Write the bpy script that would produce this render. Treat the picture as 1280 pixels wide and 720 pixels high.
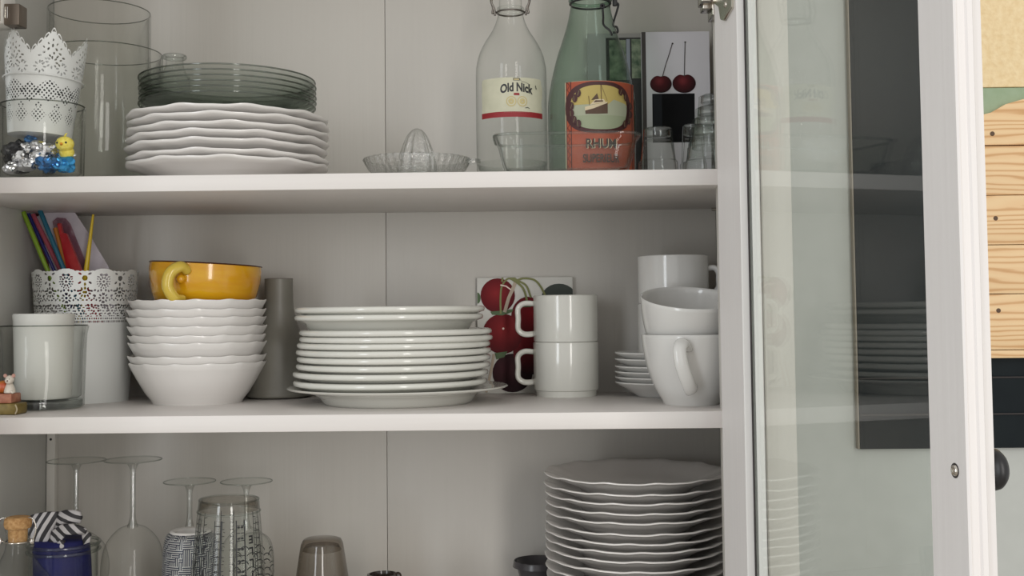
import bpy, bmesh, math, random
from mathutils import Vector, Matrix
from mathutils import noise as mnoise
PI = math.pi
random.seed(7)
S = bpy.context.scene
C = S.collection
for o in list(bpy.data.objects): bpy.data.objects.remove(o)

# ------------------------------------------------------------------ camera
F, CX, CY = 1450.0, 640.0, 317.0          # focal length and principal point, in pixels of 1280x720
Z0 = 1.50                                  # height of the lens above the floor
cam_d = bpy.data.cameras.new('camera'); cam = bpy.data.objects.new('camera', cam_d); C.objects.link(cam)
cam_d.sensor_width = 36; cam_d.lens = F/1280*36
cam_d.shift_y = -(360-CY)/1280
cam_d.clip_start = 0.01
PITCH, YAW, ROLL = math.atan(71.5/F), math.atan(20/F), -0.0103
cam.matrix_world = Matrix.Translation((0, 0, Z0)) @ Matrix.Rotation(YAW, 4, 'Z') @ Matrix.Rotation(PI/2+PITCH, 4, 'X') @ Matrix.Rotation(ROLL, 4, 'Z')
S.camera = cam
MR = cam.matrix_world.to_3x3()

# ------------------------------------------------------------------ light
W = bpy.data.worlds.new('room_light'); S.world = W; W.use_nodes = True
W.node_tree.nodes['Background'].inputs[0].default_value = (1.0, 0.985, 0.955, 1)
W.node_tree.nodes['Background'].inputs[1].default_value = 0.70
def area(name, loc, target, sx, sy, power, col):
    l = bpy.data.lights.new(name, 'AREA'); l.shape = 'RECTANGLE'; l.size = sx; l.size_y = sy
    l.energy = power; l.color = col
    o = bpy.data.objects.new(name, l); C.objects.link(o); o.location = loc
    o.rotation_euler = (Vector(target)-Vector(loc)).to_track_quat('-Z', 'Y').to_euler()
    return o
TGT = (-0.1, 1.45, Z0)
area('window_light', (1.05, -1.7, Z0+0.35), TGT, 0.42, 2.6, 34, (1.0, 0.965, 0.92))
area('far_window_light', (-1.75, -1.5, Z0+0.3), TGT, 0.5, 2.4, 24, (0.90, 0.95, 1.0))
S.view_settings.view_transform = 'Standard'; S.view_settings.look = 'None'
S.view_settings.gamma = 1; S.view_settings.use_curve_mapping = False
S.view_settings.exposure = 0.0
S.cycles.transparent_max_bounces = 48
S.cycles.max_bounces = 14

# ------------------------------------------------------------------ helpers
def P(px, py, Y):
    """world point on the plane y=Y that the photograph shows at pixel (px,py)"""
    d = MR @ Vector(((px-CX)/F, -(py-CY)/F, -1.0))
    t = Y/d.y
    return Vector((d.x*t, Y, Z0+d.z*t))
def span(xl, xr, py, Y):
    a = P(xl, py, Y); b = P(xr, py, Y)
    return (a.x+b.x)/2, abs(b.x-a.x)/2, (a.z+b.z)/2
def pr(hw, Y): return hw*Y/F               # pixels -> metres at depth Y

def N(nt, t, **kw):
    n = nt.nodes.new(t)
    for k, v in kw.items(): setattr(n, k, v)
    return n
def mat(name, col, rough=0.5, metal=0.0, coat=0.0, spec=0.5, sss=0):
    m = bpy.data.materials.new(name); m.use_nodes = True
    b = m.node_tree.nodes['Principled BSDF']
    b.inputs['Base Color'].default_value = (*col, 1); b.inputs['Roughness'].default_value = rough
    b.inputs['Metallic'].default_value = metal; b.inputs['Coat Weight'].default_value = coat
    b.inputs['Coat Roughness'].default_value = 0.04
    b.inputs['Specular IOR Level'].default_value = spec
    return m
def noisy(m, c2, scale=(8, 8, 8), amount=1.0, bump=0.0, detail=4, ramp=(0.35, 0.65), noise_scale=1.0):
    nt = m.node_tree; b = nt.nodes['Principled BSDF']
    c1 = tuple(b.inputs['Base Color'].default_value)
    tc = N(nt, 'ShaderNodeTexCoord'); mp = N(nt, 'ShaderNodeMapping'); mp.inputs['Scale'].default_value = scale
    nz = N(nt, 'ShaderNodeTexNoise'); nz.inputs['Scale'].default_value = noise_scale; nz.inputs['Detail'].default_value = detail
    cr = N(nt, 'ShaderNodeValToRGB')
    cr.color_ramp.elements[0].position = ramp[0]; cr.color_ramp.elements[1].position = ramp[1]
    cr.color_ramp.elements[0].color = c1; cr.color_ramp.elements[1].color = (*c2, 1)
    L = nt.links
    L.new(tc.outputs['Object'], mp.inputs[0]); L.new(mp.outputs[0], nz.inputs['Vector'])
    L.new(nz.outputs[0], cr.inputs[0]); L.new(cr.outputs[0], b.inputs['Base Color'])
    if bump:
        bp = N(nt, 'ShaderNodeBump'); bp.inputs['Strength'].default_value = bump; bp.inputs['Distance'].default_value = 0.001
        L.new(nz.outputs[0], bp.inputs['Height']); L.new(bp.outputs[0], b.inputs['Normal'])
    return m
def glass(name, face=(0.97, 0.98, 0.97), edge=(0.45, 0.5, 0.48), power=3.0, f0=0.05, gain=0.9, rough=0.0, gcol=(1, 1, 1), bump=0.0, bscale=200):
    """thin walled glass: clear seen square on, tinted and mirror like towards its edges"""
    m = bpy.data.materials.new(name); m.use_nodes = True
    nt = m.node_tree; nt.nodes.clear(); L = nt.links
    out = N(nt, 'ShaderNodeOutputMaterial'); mix = N(nt, 'ShaderNodeMixShader')
    tr = N(nt, 'ShaderNodeBsdfTransparent'); gl = N(nt, 'ShaderNodeBsdfGlossy')
    gl.inputs['Roughness'].default_value = rough; gl.inputs['Color'].default_value = (*gcol, 1)
    lw = N(nt, 'ShaderNodeLayerWeight'); lw.inputs['Blend'].default_value = 0.5
    p5 = N(nt, 'ShaderNodeMath', operation='POWER'); p5.inputs[1].default_value = 5
    ma = N(nt, 'ShaderNodeMath', operation='MULTIPLY_ADD'); ma.inputs[1].default_value = gain; ma.inputs[2].default_value = f0
    pe = N(nt, 'ShaderNodeMath', operation='POWER'); pe.inputs[1].default_value = power
    mc = N(nt, 'ShaderNodeMix', data_type='RGBA')
    mc.inputs[6].default_value = (*face, 1); mc.inputs[7].default_value = (*edge, 1)
    L.new(lw.outputs['Facing'], p5.inputs[0]); L.new(p5.outputs[0], ma.inputs[0]); L.new(ma.outputs[0], mix.inputs[0])
    L.new(lw.outputs['Facing'], pe.inputs[0]); L.new(pe.outputs[0], mc.inputs[0]); L.new(mc.outputs[2], tr.inputs[0])
    L.new(tr.outputs[0], mix.inputs[1]); L.new(gl.outputs[0], mix.inputs[2]); L.new(mix.outputs[0], out.inputs[0])
    if bump:
        tc = N(nt, 'ShaderNodeTexCoord'); nz = N(nt, 'ShaderNodeTexNoise'); nz.inputs['Scale'].default_value = bscale
        bp = N(nt, 'ShaderNodeBump'); bp.inputs['Strength'].default_value = bump; bp.inputs['Distance'].default_value = 0.002
        L.new(tc.outputs['Object'], nz.inputs['Vector']); L.new(nz.outputs[0], bp.inputs['Height'])
        for q in (gl, lw): L.new(bp.outputs[0], q.inputs['Normal'])
    return m

# mesh -> object
def link(name, me, m=None, parent=None, loc=None, smooth=True):
    o = bpy.data.objects.new(name, me); C.objects.link(o)
    if m is not None:
        for q in (m if isinstance(m, (list, tuple)) else [m]): me.materials.append(q)
    if parent: o.parent = parent
    if loc is not None: o.location = loc
    if smooth: me.shade_smooth()
    return o
def done(bm, name='mesh', sharp=None):
    bmesh.ops.recalc_face_normals(bm, faces=bm.faces)
    me = bpy.data.meshes.new(name); bm.to_mesh(me); bm.free()
    if sharp: 
        me.shade_smooth(); me.set_sharp_from_angle(angle=math.radians(sharp))
    return me
def lathe_bm(prof, seg=64, mod=None, bm=None, close=False):
    bm = bm or bmesh.new(); rings = []
    for (r, z) in prof:
        if r < 1e-6:
            rings.append([bm.verts.new((0, 0, z))])
        else:
            ring = []
            for i in range(seg):
                a = 2*PI*i/seg; rr, zz = (r, z) if not mod else mod(r, z, a)
                ring.append(bm.verts.new((rr*math.sin(a), -rr*math.cos(a), zz)))
            rings.append(ring)
    pairs = list(zip(rings, rings[1:])) + ([(rings[-1], rings[0])] if close else [])
    for a, b in pairs:
        if len(a) == 1 and len(b) == 1: continue
        for i in range(seg):
            j = (i+1) % seg
            if len(a) == 1: bm.faces.new((a[0], b[i], b[j]))
            elif len(b) == 1: bm.faces.new((a[i], a[j], b[0]))
            else: bm.faces.new((a[i], a[j], b[j], b[i]))
    return bm
def lathe(prof, seg=64, mod=None, sharp=50, close=False):
    return done(lathe_bm(prof, seg, mod, close=close), sharp=sharp)
def torus(R, r, z, sx=1, seg=48, k=8): return lathe([(R+r*math.cos(a), z+r*math.sin(a)) for a in [2*PI*i/k for i in range(k)]], seg, close=True)
def tube_bm(pts, r, seg=10, bm=None, closed=False, caps=True, rz=None):
    """sweep a round (or oval, rz) section along pts; r may be a list"""
    bm = bm or bmesh.new(); pts = [Vector(p) for p in pts]; n = len(pts); rings = []
    up = None
    for i, p in enumerate(pts):
        if closed: t = pts[(i+1) % n]-pts[i-1]
        else: t = pts[min(i+1, n-1)]-pts[max(i-1, 0)]
        t.normalize()
        if up is None: up = t.orthogonal().normalized()
        else: up = (up-t*up.dot(t)).normalized()
        s = t.cross(up); rr = r[i] if isinstance(r, (list, tuple)) else r
        ra, rb = (rr, rr) if rz is None else (rr, rz)
        rings.append([bm.verts.new(p+up*(ra*math.cos(2*PI*k/seg))+s*(rb*math.sin(2*PI*k/seg))) for k in range(seg)])
    m = n if closed else n-1
    for i in range(m):
        a, b = rings[i], rings[(i+1) % n]
        for k in range(seg): bm.faces.new((a[k], a[(k+1) % seg], b[(k+1) % seg], b[k]))
    if caps and not closed:
        bm.faces.new(rings[0]); bm.faces.new(rings[-1])
    return bm
def box_bm(x0, x1, y0, y1, z0, z1, bm=None, bev=0.0):
    b2 = bmesh.new(); bmesh.ops.create_cube(b2, size=1)
    for v in b2.verts: v.co = Vector(((x0+x1)/2+v.co.x*(x1-x0), (y0+y1)/2+v.co.y*(y1-y0), (z0+z1)/2+v.co.z*(z1-z0)))
    if bev: bmesh.ops.bevel(b2, geom=b2.edges[:]+b2.verts[:], offset=bev, segments=2, affect='EDGES', profile=0.5)
    if bm is None: return b2
    tmp = bpy.data.meshes.new('tmp'); b2.to_mesh(tmp); b2.free(); bm.from_mesh(tmp); bpy.data.meshes.remove(tmp)
    return bm
def box(name, x0, x1, y0, y1, z0, z1, m, parent=None, bev=0.001, loc=None):
    return link(name, done(box_bm(x0, x1, y0, y1, z0, z1, bev=bev), sharp=40), m, parent, loc, smooth=False)
def prism(pts, z0, z1, bev=0):
    """extrude an x/y outline in z"""
    bm = bmesh.new(); a = [bm.verts.new((x, y, z0)) for x, y in pts]; b = [bm.verts.new((x, y, z1)) for x, y in pts]
    bm.faces.new(a); bm.faces.new(b)
    for i in range(len(pts)): j = (i+1) % len(pts); bm.faces.new((a[i], a[j], b[j], b[i]))
    return bm
def bez(p, n=16):
    """Catmull-Rom through the points"""
    p = [Vector(q) for q in p]; out = []
    q = [2*p[0]-p[1]]+p+[2*p[-1]-p[-2]]
    for i in range(1, len(q)-2):
        for k in range(n):
            t = k/n
            out.append(0.5*((2*q[i])+(q[i+1]-q[i-1])*t+(2*q[i-1]-5*q[i]+4*q[i+1]-q[i+2])*t*t+(3*q[i]-q[i-1]-3*q[i+1]+q[i+2])*t**3))
    out.append(p[-1]); return out
def smooth_prof(p, n=6): return [(max(v.x, 0), v.y) for v in bez([(a, b, 0) for a, b in p], n)]

def thing(name, label, cat, loc, group=None, rz=0, rot=None):
    o = bpy.data.objects.new(name, None); C.objects.link(o); o.location = loc
    o.empty_display_size = 0.02
    o.rotation_euler = rot if rot else (0, 0, rz)
    return tag(o, label, cat, group)
def tag(o, label, cat, group=None):
    o['label'] = label; o['category'] = cat
    if group: o['group'] = group
    return o
def struct(o): o['kind'] = 'structure'; return o

# flat print wrapped on a cylinder of radius r about z, or flat (r=None) on the plane y=0
def wrap(bm, r, lift):
    if r:
        xs = [v.co.x for v in bm.verts]; k = math.ceil(min(xs)/0.0024)
        while k*0.0024 < max(xs):
            bmesh.ops.bisect_plane(bm, geom=bm.verts[:]+bm.edges[:]+bm.faces[:], plane_co=(k*0.0024, 0, 0), plane_no=(1, 0, 0)); k += 1
    for v in bm.verts:
        u, z = v.co.x, v.co.z
        if r: v.co = Vector(((r+lift)*math.sin(u/r), -(r+lift)*math.cos(u/r), z))
        else: v.co = Vector((u, -lift, z))
    return bm
def grid_patch(u0, u1, v0, v1, nu=16, nv=1, bm=None):
    bm = bm or bmesh.new()
    g = [[bm.verts.new((u0+(u1-u0)*i/nu, 0, v0+(v1-v0)*j/nv)) for j in range(nv+1)] for i in range(nu+1)]
    for i in range(nu):
        for j in range(nv): bm.faces.new((g[i][j], g[i+1][j], g[i+1][j+1], g[i][j+1]))
    return bm
def disc(cx, cz, ra, rb, seg=28, r0=0.0, bm=None, a0=0, a1=2*PI):
    bm = bm or bmesh.new(); rings = []
    for q in (r0, (1+r0)/2, 1.0):
        rings.append([bm.verts.new((cx+ra*q*math.cos(a0+(a1-a0)*i/seg), 0, cz+rb*q*math.sin(a0+(a1-a0)*i/seg))) for i in range(seg+1)])
    for a, b in zip(rings, rings[1:]):
        for i in range(seg):
            try: bm.faces.new((a[i], a[i+1], b[i+1], b[i]))
            except ValueError: pass
    bmesh.ops.remove_doubles(bm, verts=bm.verts[:], dist=1e-7)
    return bm
def poly(pts, bm=None):
    bm = bm or bmesh.new(); bm.faces.new([bm.verts.new((x, 0, z)) for x, z in pts]); return bm
def stroke(pts, w, bm=None):
    bm = bm or bmesh.new(); pts = [Vector((p[0], 0, p[1])) for p in pts]; L = []
    for i, p in enumerate(pts):
        t = (pts[min(i+1, len(pts)-1)]-pts[max(i-1, 0)]).normalized(); n = Vector((-t.z, 0, t.x))*w/2
        L.append((bm.verts.new(p+n), bm.verts.new(p-n)))
    for a, b in zip(L, L[1:]): bm.faces.new((a[0], a[1], b[1], b[0]))
    return bm
def text_bm(s, size, cx, cz, arc=0.0, mirror=False, flip=False, sx=1.0, bold=0.0):
    cu = bpy.data.curves.new('t', 'FONT'); cu.body = s; cu.size = size; cu.align_x = 'CENTER'; cu.resolution_u = 3
    cu.offset = bold
    o = bpy.data.objects.new('t', cu); C.objects.link(o)
    bpy.context.view_layer.update()
    me = bpy.data.meshes.new_from_object(o.evaluated_get(bpy.context.evaluated_depsgraph_get()))
    bpy.data.objects.remove(o); bpy.data.curves.remove(cu)
    bm = bmesh.new(); bm.from_mesh(me); bpy.data.meshes.remove(me)
    for v in bm.verts:
        x, y = v.co.x*sx, v.co.y
        if mirror: x = -x
        if flip: x, y = -x, -y
        v.co = Vector((cx+x, 0, cz+y - arc*x*x))
    return bm
def prints(parent, r, layers, name='printing'):
    """layers: list of (bm, material); each a hair above the one below"""
    bm = bmesh.new(); mats = []; k = 0
    for i, (b, m) in enumerate(layers):
        wrap(b, r, 0.00025+0.00008*i)
        if m not in mats: mats.append(m)
        for f in b.faces: f.material_index = mats.index(m)
        tmp = bpy.data.meshes.new('tmp'); b.to_mesh(tmp); b.free(); bm.from_mesh(tmp); bpy.data.meshes.remove(tmp)
    me = bpy.data.meshes.new(name); bm.to_mesh(me); bm.free()
    return link(name, me, mats, parent, smooth=False)

# ------------------------------------------------------------------ materials
M = {}
def paint(name, c, c2, bump=0.25, vertical=True, fine=True):
    m = mat(name, c, 0.42, spec=0.4)
    return noisy(m, c2, scale=(160, 160, 5) if vertical else (5, 160, 160), bump=bump, detail=5, ramp=(0.3, 0.75))
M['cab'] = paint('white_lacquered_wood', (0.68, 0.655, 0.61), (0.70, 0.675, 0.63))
M['side'] = paint('shaded_white_wood', (0.55, 0.545, 0.515), (0.56, 0.555, 0.525), bump=0.2)  # same wood as the right panel, darkened to paint in the left wall's shade
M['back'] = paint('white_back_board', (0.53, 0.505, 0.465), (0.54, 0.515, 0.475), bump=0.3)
M['shelf'] = paint('white_shelf_board', (0.70, 0.665, 0.64), (0.72, 0.685, 0.66), bump=0.1, vertical=False)
M['door'] = paint('white_stained_wood', (0.77, 0.74, 0.725), (0.80, 0.775, 0.76), bump=0.3)
M['gap'] = mat('dark_seal', (0.03, 0.025, 0.025), 0.7)
M['pane'] = glass('door_glass', (0.945, 0.965, 0.955), (0.7, 0.78, 0.75), 5, 0.018, 0.9)
M['white'] = mat('white_porcelain', (0.72, 0.71, 0.685), 0.14, coat=0.3)
M['cream'] = mat('cream_porcelain', (0.66, 0.655, 0.605), 0.12, coat=0.3)
M['wavy'] = mat('white_glazed_earthenware', (0.74, 0.715, 0.69), 0.22, coat=0.2)
M['clear'] = glass('clear_glass', (0.975, 0.982, 0.975), (0.22, 0.25, 0.23), 4.5, 0.014, 0.75)
M['clearthin'] = glass('thin_clear_glass', (0.985, 0.988, 0.982), (0.26, 0.28, 0.26), 6.0, 0.014, 0.7)
M['stem'] = glass('stem_glass', (0.93, 0.94, 0.93), (0.35, 0.37, 0.35), 2.5, 0.16, 0.8)
M['foot'] = glass('flat_foot_glass', (0.97, 0.975, 0.97), (0.93, 0.94, 0.93), 2.0, 0.04, 0.35)
M['thick'] = glass('thick_clear_glass', (0.92, 0.935, 0.925), (0.36, 0.40, 0.38), 2.2, 0.045, 0.8, bump=0.35, bscale=90)
M['pressed'] = glass('pressed_clear_glass', (0.96, 0.965, 0.96), (0.50, 0.52, 0.50), 2.0, 0.10, 0.9, bump=1.0, bscale=300)
M['green'] = glass('pale_green_glass', (0.77, 0.86, 0.80), (0.22, 0.31, 0.26), 2.2, 0.02, 0.75)
M['plateglass'] = glass('grey_green_plate_glass', (0.915, 0.93, 0.915), (0.48, 0.53, 0.49), 2.0, 0.05, 0.35, bump=0.1, bscale=60)
M['rimglass'] = glass('rim_glass', (0.72, 0.75, 0.72), (0.20, 0.22, 0.20), 1.2, 0.08, 0.9)
M['smoke'] = glass('smoky_glass', (0.68, 0.645, 0.60), (0.30, 0.27, 0.235), 2.0, 0.05, 0.7)
M['chrome'] = mat('polished_metal', (0.62, 0.58, 0.52), 0.22, 1.0)
M['steel'] = mat('dull_steel_wire', (0.20, 0.18, 0.16), 0.35, 0.9)
M['black'] = mat('black_metal', (0.012, 0.012, 0.013), 0.4)
M['ink'] = mat('black_ink', (0.02, 0.02, 0.022), 0.5)
M['potwhite'] = mat('white_painted_tin', (0.66, 0.67, 0.65), 0.45)
M['wax'] = mat('white_candle_wax', (0.60, 0.60, 0.56), 0.5)

# ------------------------------------------------------------------ the setting: wall, floor and what hangs on the wall
YF, YB = 1.293, 1.606                        # shelf fronts, inner face of the back boards
XL, XR = P(62, 560, YB).x, P(892, 120, YB).x
XS = P(482.3, 270, YB).x
ZT = P(480, 215.8, YF).z; ZT0 = P(480, 236.2, YF).z          # top shelf, upper and lower face
ZM = P(480, 517.5, YF).z; ZM0 = P(480, 539.0, YF).z
ZB = Z0-0.381; CT = Z0+0.56; CB = Z0-0.62
WY = 1.62
wallm = noisy(mat('grey_green_wall_paint', (0.50, 0.515, 0.49), 0.7), (0.52, 0.535, 0.51), scale=(3, 3, 3), bump=0.1, noise_scale=12)
struct(box('wall_back', -2.2, 2.4, WY, WY+0.1, 0, 2.7, wallm, bev=0))
floorm = noisy(mat('grey_floor', (0.35, 0.31, 0.27), 0.5), (0.42, 0.38, 0.33), scale=(2, 20, 1))
struct(box('floor', -2.2, 2.4, -3, WY+0.1, -0.05, 0, floorm, bev=0))

# black board on the wall to the right, with yellow, green and pine pieces fixed on it
BX0 = P(1068.5, 300, WY-0.012).x; BZ0 = P(1150, 561, WY-0.012).z
wb = thing('wall_board', 'black wall board with yellow and green panels and knotty pine boards beside the cabinet', 'wall board', (BX0, WY, BZ0))
bl = noisy(mat('charcoal_board', (0.010, 0.014, 0.017), 0.5, spec=0.12), (0.013, 0.018, 0.021), scale=(2, 2, 2), noise_scale=8)
box('backing', 0, 0.55, -0.012, 0, 0, 1.2, bl, wb, 0.0015)
o = box('edge_strip', -0.0022, -0.0003, -0.0125, 0, 0, 1.2, mat('brown_board_edge', (0.30, 0.26, 0.21), 0.6), wb, 0.0005)
def lz(py, px=1262, Y=WY-0.022): return P(px, py, Y).z-BZ0
def lx(px, py=300, Y=WY-0.022): return P(px, py, Y).x-BX0
PX0 = lx(1215, 300)
for (a, b) in ((471, 473), (517, 519)):
    box('groove_bead', 0.001, 0.55, -0.0145, -0.0122, lz(b), lz(a), M['gap'], wb, 0.0003)
yl = noisy(mat('yellow_rough_plaster', (0.84, 0.64, 0.36), 0.8), (0.92, 0.74, 0.46), scale=(1, 1, 1), noise_scale=130, bump=0.9, detail=8)
box('yellow_panel', PX0, 0.55, -0.0232, -0.0125, lz(109), 1.2, yl, wb, 0.002)
gr = noisy(mat('sage_green_paint', (0.30, 0.39, 0.25), 0.7), (0.34, 0.43, 0.29), scale=(1, 1, 1), noise_scale=60, bump=0.3)
box('green_band', PX0, 0.55, -0.022, -0.0125, lz(160), lz(109.5), gr, wb, 0.001)
def pine(seed):
    m = bpy.data.materials.new('pine'); m.use_nodes = True; nt = m.node_tree; b = nt.nodes['Principled BSDF']; L = nt.links
    tc = N(nt, 'ShaderNodeTexCoord'); mp = N(nt, 'ShaderNodeMapping'); mp.inputs['Scale'].default_value = (0.16, 1, 1)
    mp.inputs['Location'].default_value = (seed*1.7, seed*0.9, seed*0.31)
    nz = N(nt, 'ShaderNodeTexNoise'); nz.inputs['Scale'].default_value = 22; nz.inputs['Detail'].default_value = 3.5; nz.inputs['Roughness'].default_value = 0.4
    sep = N(nt, 'ShaderNodeSeparateXYZ'); ad = N(nt, 'ShaderNodeMath', operation='MULTIPLY_ADD'); ad.inputs[1].default_value = 0.06
    mu = N(nt, 'ShaderNodeMath', operation='MULTIPLY'); mu.inputs[1].default_value = 620
    sn = N(nt, 'ShaderNodeMath', operation='SINE')
    cr = N(nt, 'ShaderNodeValToRGB'); e = cr.color_ramp.elements
    e[0].position = 0.0; e[0].color = (0.83, 0.59, 0.33, 1); e[1].position = 1.0; e[1].color = (0.62, 0.35, 0.15, 1)
    q = cr.color_ramp.elements.new(0.72); q.color = (0.80, 0.54, 0.29, 1)
    mr = N(nt, 'ShaderNodeMapRange'); mr.inputs[1].default_value = -1; mr.inputs[2].default_value = 1
    L.new(tc.outputs['Object'], mp.inputs[0]); L.new(mp.outputs[0], nz.inputs['Vector']); L.new(mp.outputs[0], sep.inputs[0])
    L.new(nz.outputs[0], ad.inputs[0]); L.new(sep.outputs['Z'], ad.inputs[2]); L.new(ad.outputs[0], mu.inputs[0])
    L.new(mu.outputs[0], sn.inputs[0]); L.new(sn.outputs[0], mr.inputs[0]); L.new(mr.outputs[0], cr.inputs[0]); L.new(cr.outputs[0], b.inputs['Base Color'])
    b.inputs['Roughness'].default_value = 0.5
    return m
cuts = [183, 244.5, 306, 367, 436.5, 447]
tops = [(PX0, lz(148)), (lx(1240), lz(142)), (lx(1258), lz(132)), (lx(1280), lz(126)), (0.55, lz(112))]
bm = bmesh.new()
out = tops+[(0.55, lz(182.4)), (PX0, lz(182.4))]
a = [bm.verts.new((x, -0.034, z)) for x, z in out]; b_ = [bm.verts.new((x, -0.0225, z)) for x, z in out]
bm.faces.new(a); bm.faces.new(b_)
for i in range(len(out)): j = (i+1) % len(out); bm.faces.new((a[i], a[j], b_[j], b_[i]))
link('pine_board', done(bm), pine(1), wb, smooth=False)
for i in range(5):
    box('pine_board', PX0, 0.55, -0.034-0.0005*(i % 2), -0.0135, lz(cuts[i+1]), lz(cuts[i]+0.8), pine(i+2), wb, 0.0007)
nm = mat('dark_knot', (0.10, 0.055, 0.03), 0.6)
for (x, y) in ((1236, 168.5), (1240, 273.5), (1243.5, 388)):
    link('nail_head', lathe([(0, 0.0008), (0.0028, 0.0006), (0.0032, 0)], 14), nm, wb, (lx(x, y), -0.0345, lz(y))).rotation_euler = (PI/2, 0, 0)

# ------------------------------------------------------------------ the cabinet
cab = thing('display_cabinet', 'white wooden display cabinet with open glass doors full of crockery', 'cabinet', (0, WY, CB))
def wbox(name, x0, x1, y0, y1, z0, z1, m, bev=0.0012, parent=cab):
    return box(name, x0, x1, y0-WY, y1-WY, z0-CB, z1-CB, m, parent, bev)
SF = YF-0.004                                # front of the side panels
wbox('side_panel', XR, XR+0.033, SF, YB, CB, CT, M['cab'])
wbox('added_post', XR-0.045, XR-0.0005, YF+0.002, YF+0.034, CB, CT, M['cab'])  # added full height as a light sliver hiding the shaded wall; backs the hinge
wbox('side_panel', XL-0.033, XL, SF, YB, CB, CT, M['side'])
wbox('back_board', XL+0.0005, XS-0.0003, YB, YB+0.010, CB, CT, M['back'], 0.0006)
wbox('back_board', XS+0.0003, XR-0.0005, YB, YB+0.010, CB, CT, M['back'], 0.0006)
wbox('seam_strip', XS-0.01, XS+0.01, YB+0.0101, YB+0.0135, CB, CT, mat('seam_brown', (0.10, 0.09, 0.075), 0.8), 0)
wbox('top_panel', XL-0.033, XR+0.033, SF, YB+0.01, CT+0.0005, CT+0.025, M['cab'])
wbox('bottom_panel', XL-0.033, XR+0.033, SF, YB+0.01, CB-0.025, CB-0.0005, M['cab'])
for za, zb in ((ZT0, ZT), (ZM0, ZM), (ZB-0.019, ZB)):
    wbox('shelf', XL+0.001, XR-0.001, YF, YB-0.001, za, zb, M['shelf'], 0.0013)
# batten in the back left corner, with its peg hole, and a metal peg under the top shelf
bt = wbox('corner_batten', XL+0.0008, XL+0.012, YB-0.012, YB-0.0003, CB, ZM0-0.001, M['cab'], 0.0006)
def peg(x, y, z, sx):
    o = link('shelf_peg', done(tube_bm([(0, 0, 0), (sx*0.009, 0, 0)], 0.0024, 12), sharp=40), M['chrome'], cab, (x, y-WY, z-CB), smooth=False)
    return o
pz = P(888, 261.5, YB-0.02)
peg(XR, YB-0.02, pz.z, -1)
link('peg_hole', lathe([(0, 0), (0.0018, 0)], 12), M['gap'], cab, (XL+0.0065, YB-0.0122-WY, P(68, 548, YB).z-CB)).rotation_euler = (PI/2, 0, 0)

# a door: frame, glass, seal, knob and hinges; local x runs from the hinge edge to the free edge, y is the outward thickness
DZ0, DZ1 = CB+0.003, CT-0.003
DW, SH, SFR, DT = 0.4875, 0.0678, 0.048, 0.0226
def make_door(loc, ang, mirror):
    d = bpy.data.objects.new('door', None); C.objects.link(d); d.parent = cab
    d.location = (loc[0], loc[1]-WY, DZ0-CB); H = DZ1-DZ0
    k = -1 if mirror else 1
    d.rotation_euler = (0, 0, ang)
    def M2(pts): return [(x, k*y) for x, y in pts]
    # hinge stile: rebate for the glass at y = 0.0085
    hs = [(0, 0), (SH, 0), (SH+0.0006, 0.0010), (SH+0.0006, 0.0082), (SH-0.006, 0.0082), (SH-0.006, 0.0125), (SH+0.0006, 0.0125), (SH, 0.021), (SH-0.002, DT), (0, DT)]
    link('hinge_stile', done(prism(M2(hs), 0, H), sharp=20), M['door'], d, smooth=False)
    G = DW-SFR
    fs = [(G, 0), (DW-0.0012, 0), (DW, 0.0012), (DW, 0.0016), (DW-0.0012, 0.0024), (DW-0.0012, 0.0082), (DW+0.0006, 0.0094), (DW+0.0006, 0.0132), (DW-0.0004, 0.0142),
          (DW-0.0030, 0.0158), (DW-0.0045, DT), (G+0.003, DT), (G, 0.019), (G, 0.0125), (G+0.006, 0.0125), (G+0.006, 0.0082), (G, 0.0082)]
    link('free_stile', done(prism(M2(fs), 0, H), sharp=20), M['door'], d, smooth=False)
    for z0, z1 in ((0, 0.07), (H-0.07, H)):
        b = bmesh.new(); y0, y1 = sorted((0, k*0.0078)); box_bm(SH+0.0008, G-0.0002, y0, y1, z0, z1, bm=b)
        y0, y1 = sorted((k*0.0128, k*DT)); box_bm(SH+0.0008, G-0.0002, y0, y1, z0, z1, bm=b)
        link('rail', done(b), M['door'], d, smooth=False)
    y0, y1 = sorted((k*0.0085, k*0.0118))
    box('glass_pane', SH-0.0055, G+0.0055, y0, y1, 0.02, H-0.02, M['pane'], d, 0)
    y0, y1 = sorted((k*0.0078, k*0.0086))
    box('seal', SH-0.001, SH+0.0035, y0, y1, 0.07, H-0.07, M['gap'], d, 0)
    return d, H, G
DX, DY = P(896.6, 200, 1.27).x, 1.27
ALPHA = math.radians(10)
door, H, G = make_door((DX, DY), -PI/2+ALPHA, False)
SZ = P(1188, 587, 0.81).z-DZ0
# screw of the knob, on the inner face
sc = link('screw', lathe([(0, -0.0012), (0.0008, -0.001), (0.0016, 0.0012), (0.0030, 0.0016), (0.0036, 0.0010), (0.0040, 0)], 20), M['chrome'], door, (DW-0.0155, 0, SZ))
sc.rotation_euler = (PI/2, 0, 0)
ho = link('screw_hole', lathe([(0.0036, 0.0002), (0.0052, 0.0002)], 20), M['gap'], door, (DW-0.0155, 0, SZ)); ho.rotation_euler = (PI/2, 0, 0)
kn = link('knob', lathe([(0.0105, 0), (0.0135, 0.002), (0.0146, 0.005), (0.0140, 0.008), (0.0115, 0.0108), (0.006, 0.0124), (0, 0.0128)], 40, sharp=70), M['black'], door, (DW-0.0155, DT, SZ))
kn.rotation_euler = (-PI/2, 0, 0)
lx_, ly_ = P(2, 360, 1.27).x-0.006, 1.27
door2, _, _ = make_door((lx_, ly_), -PI/2-math.radians(14), True)

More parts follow.
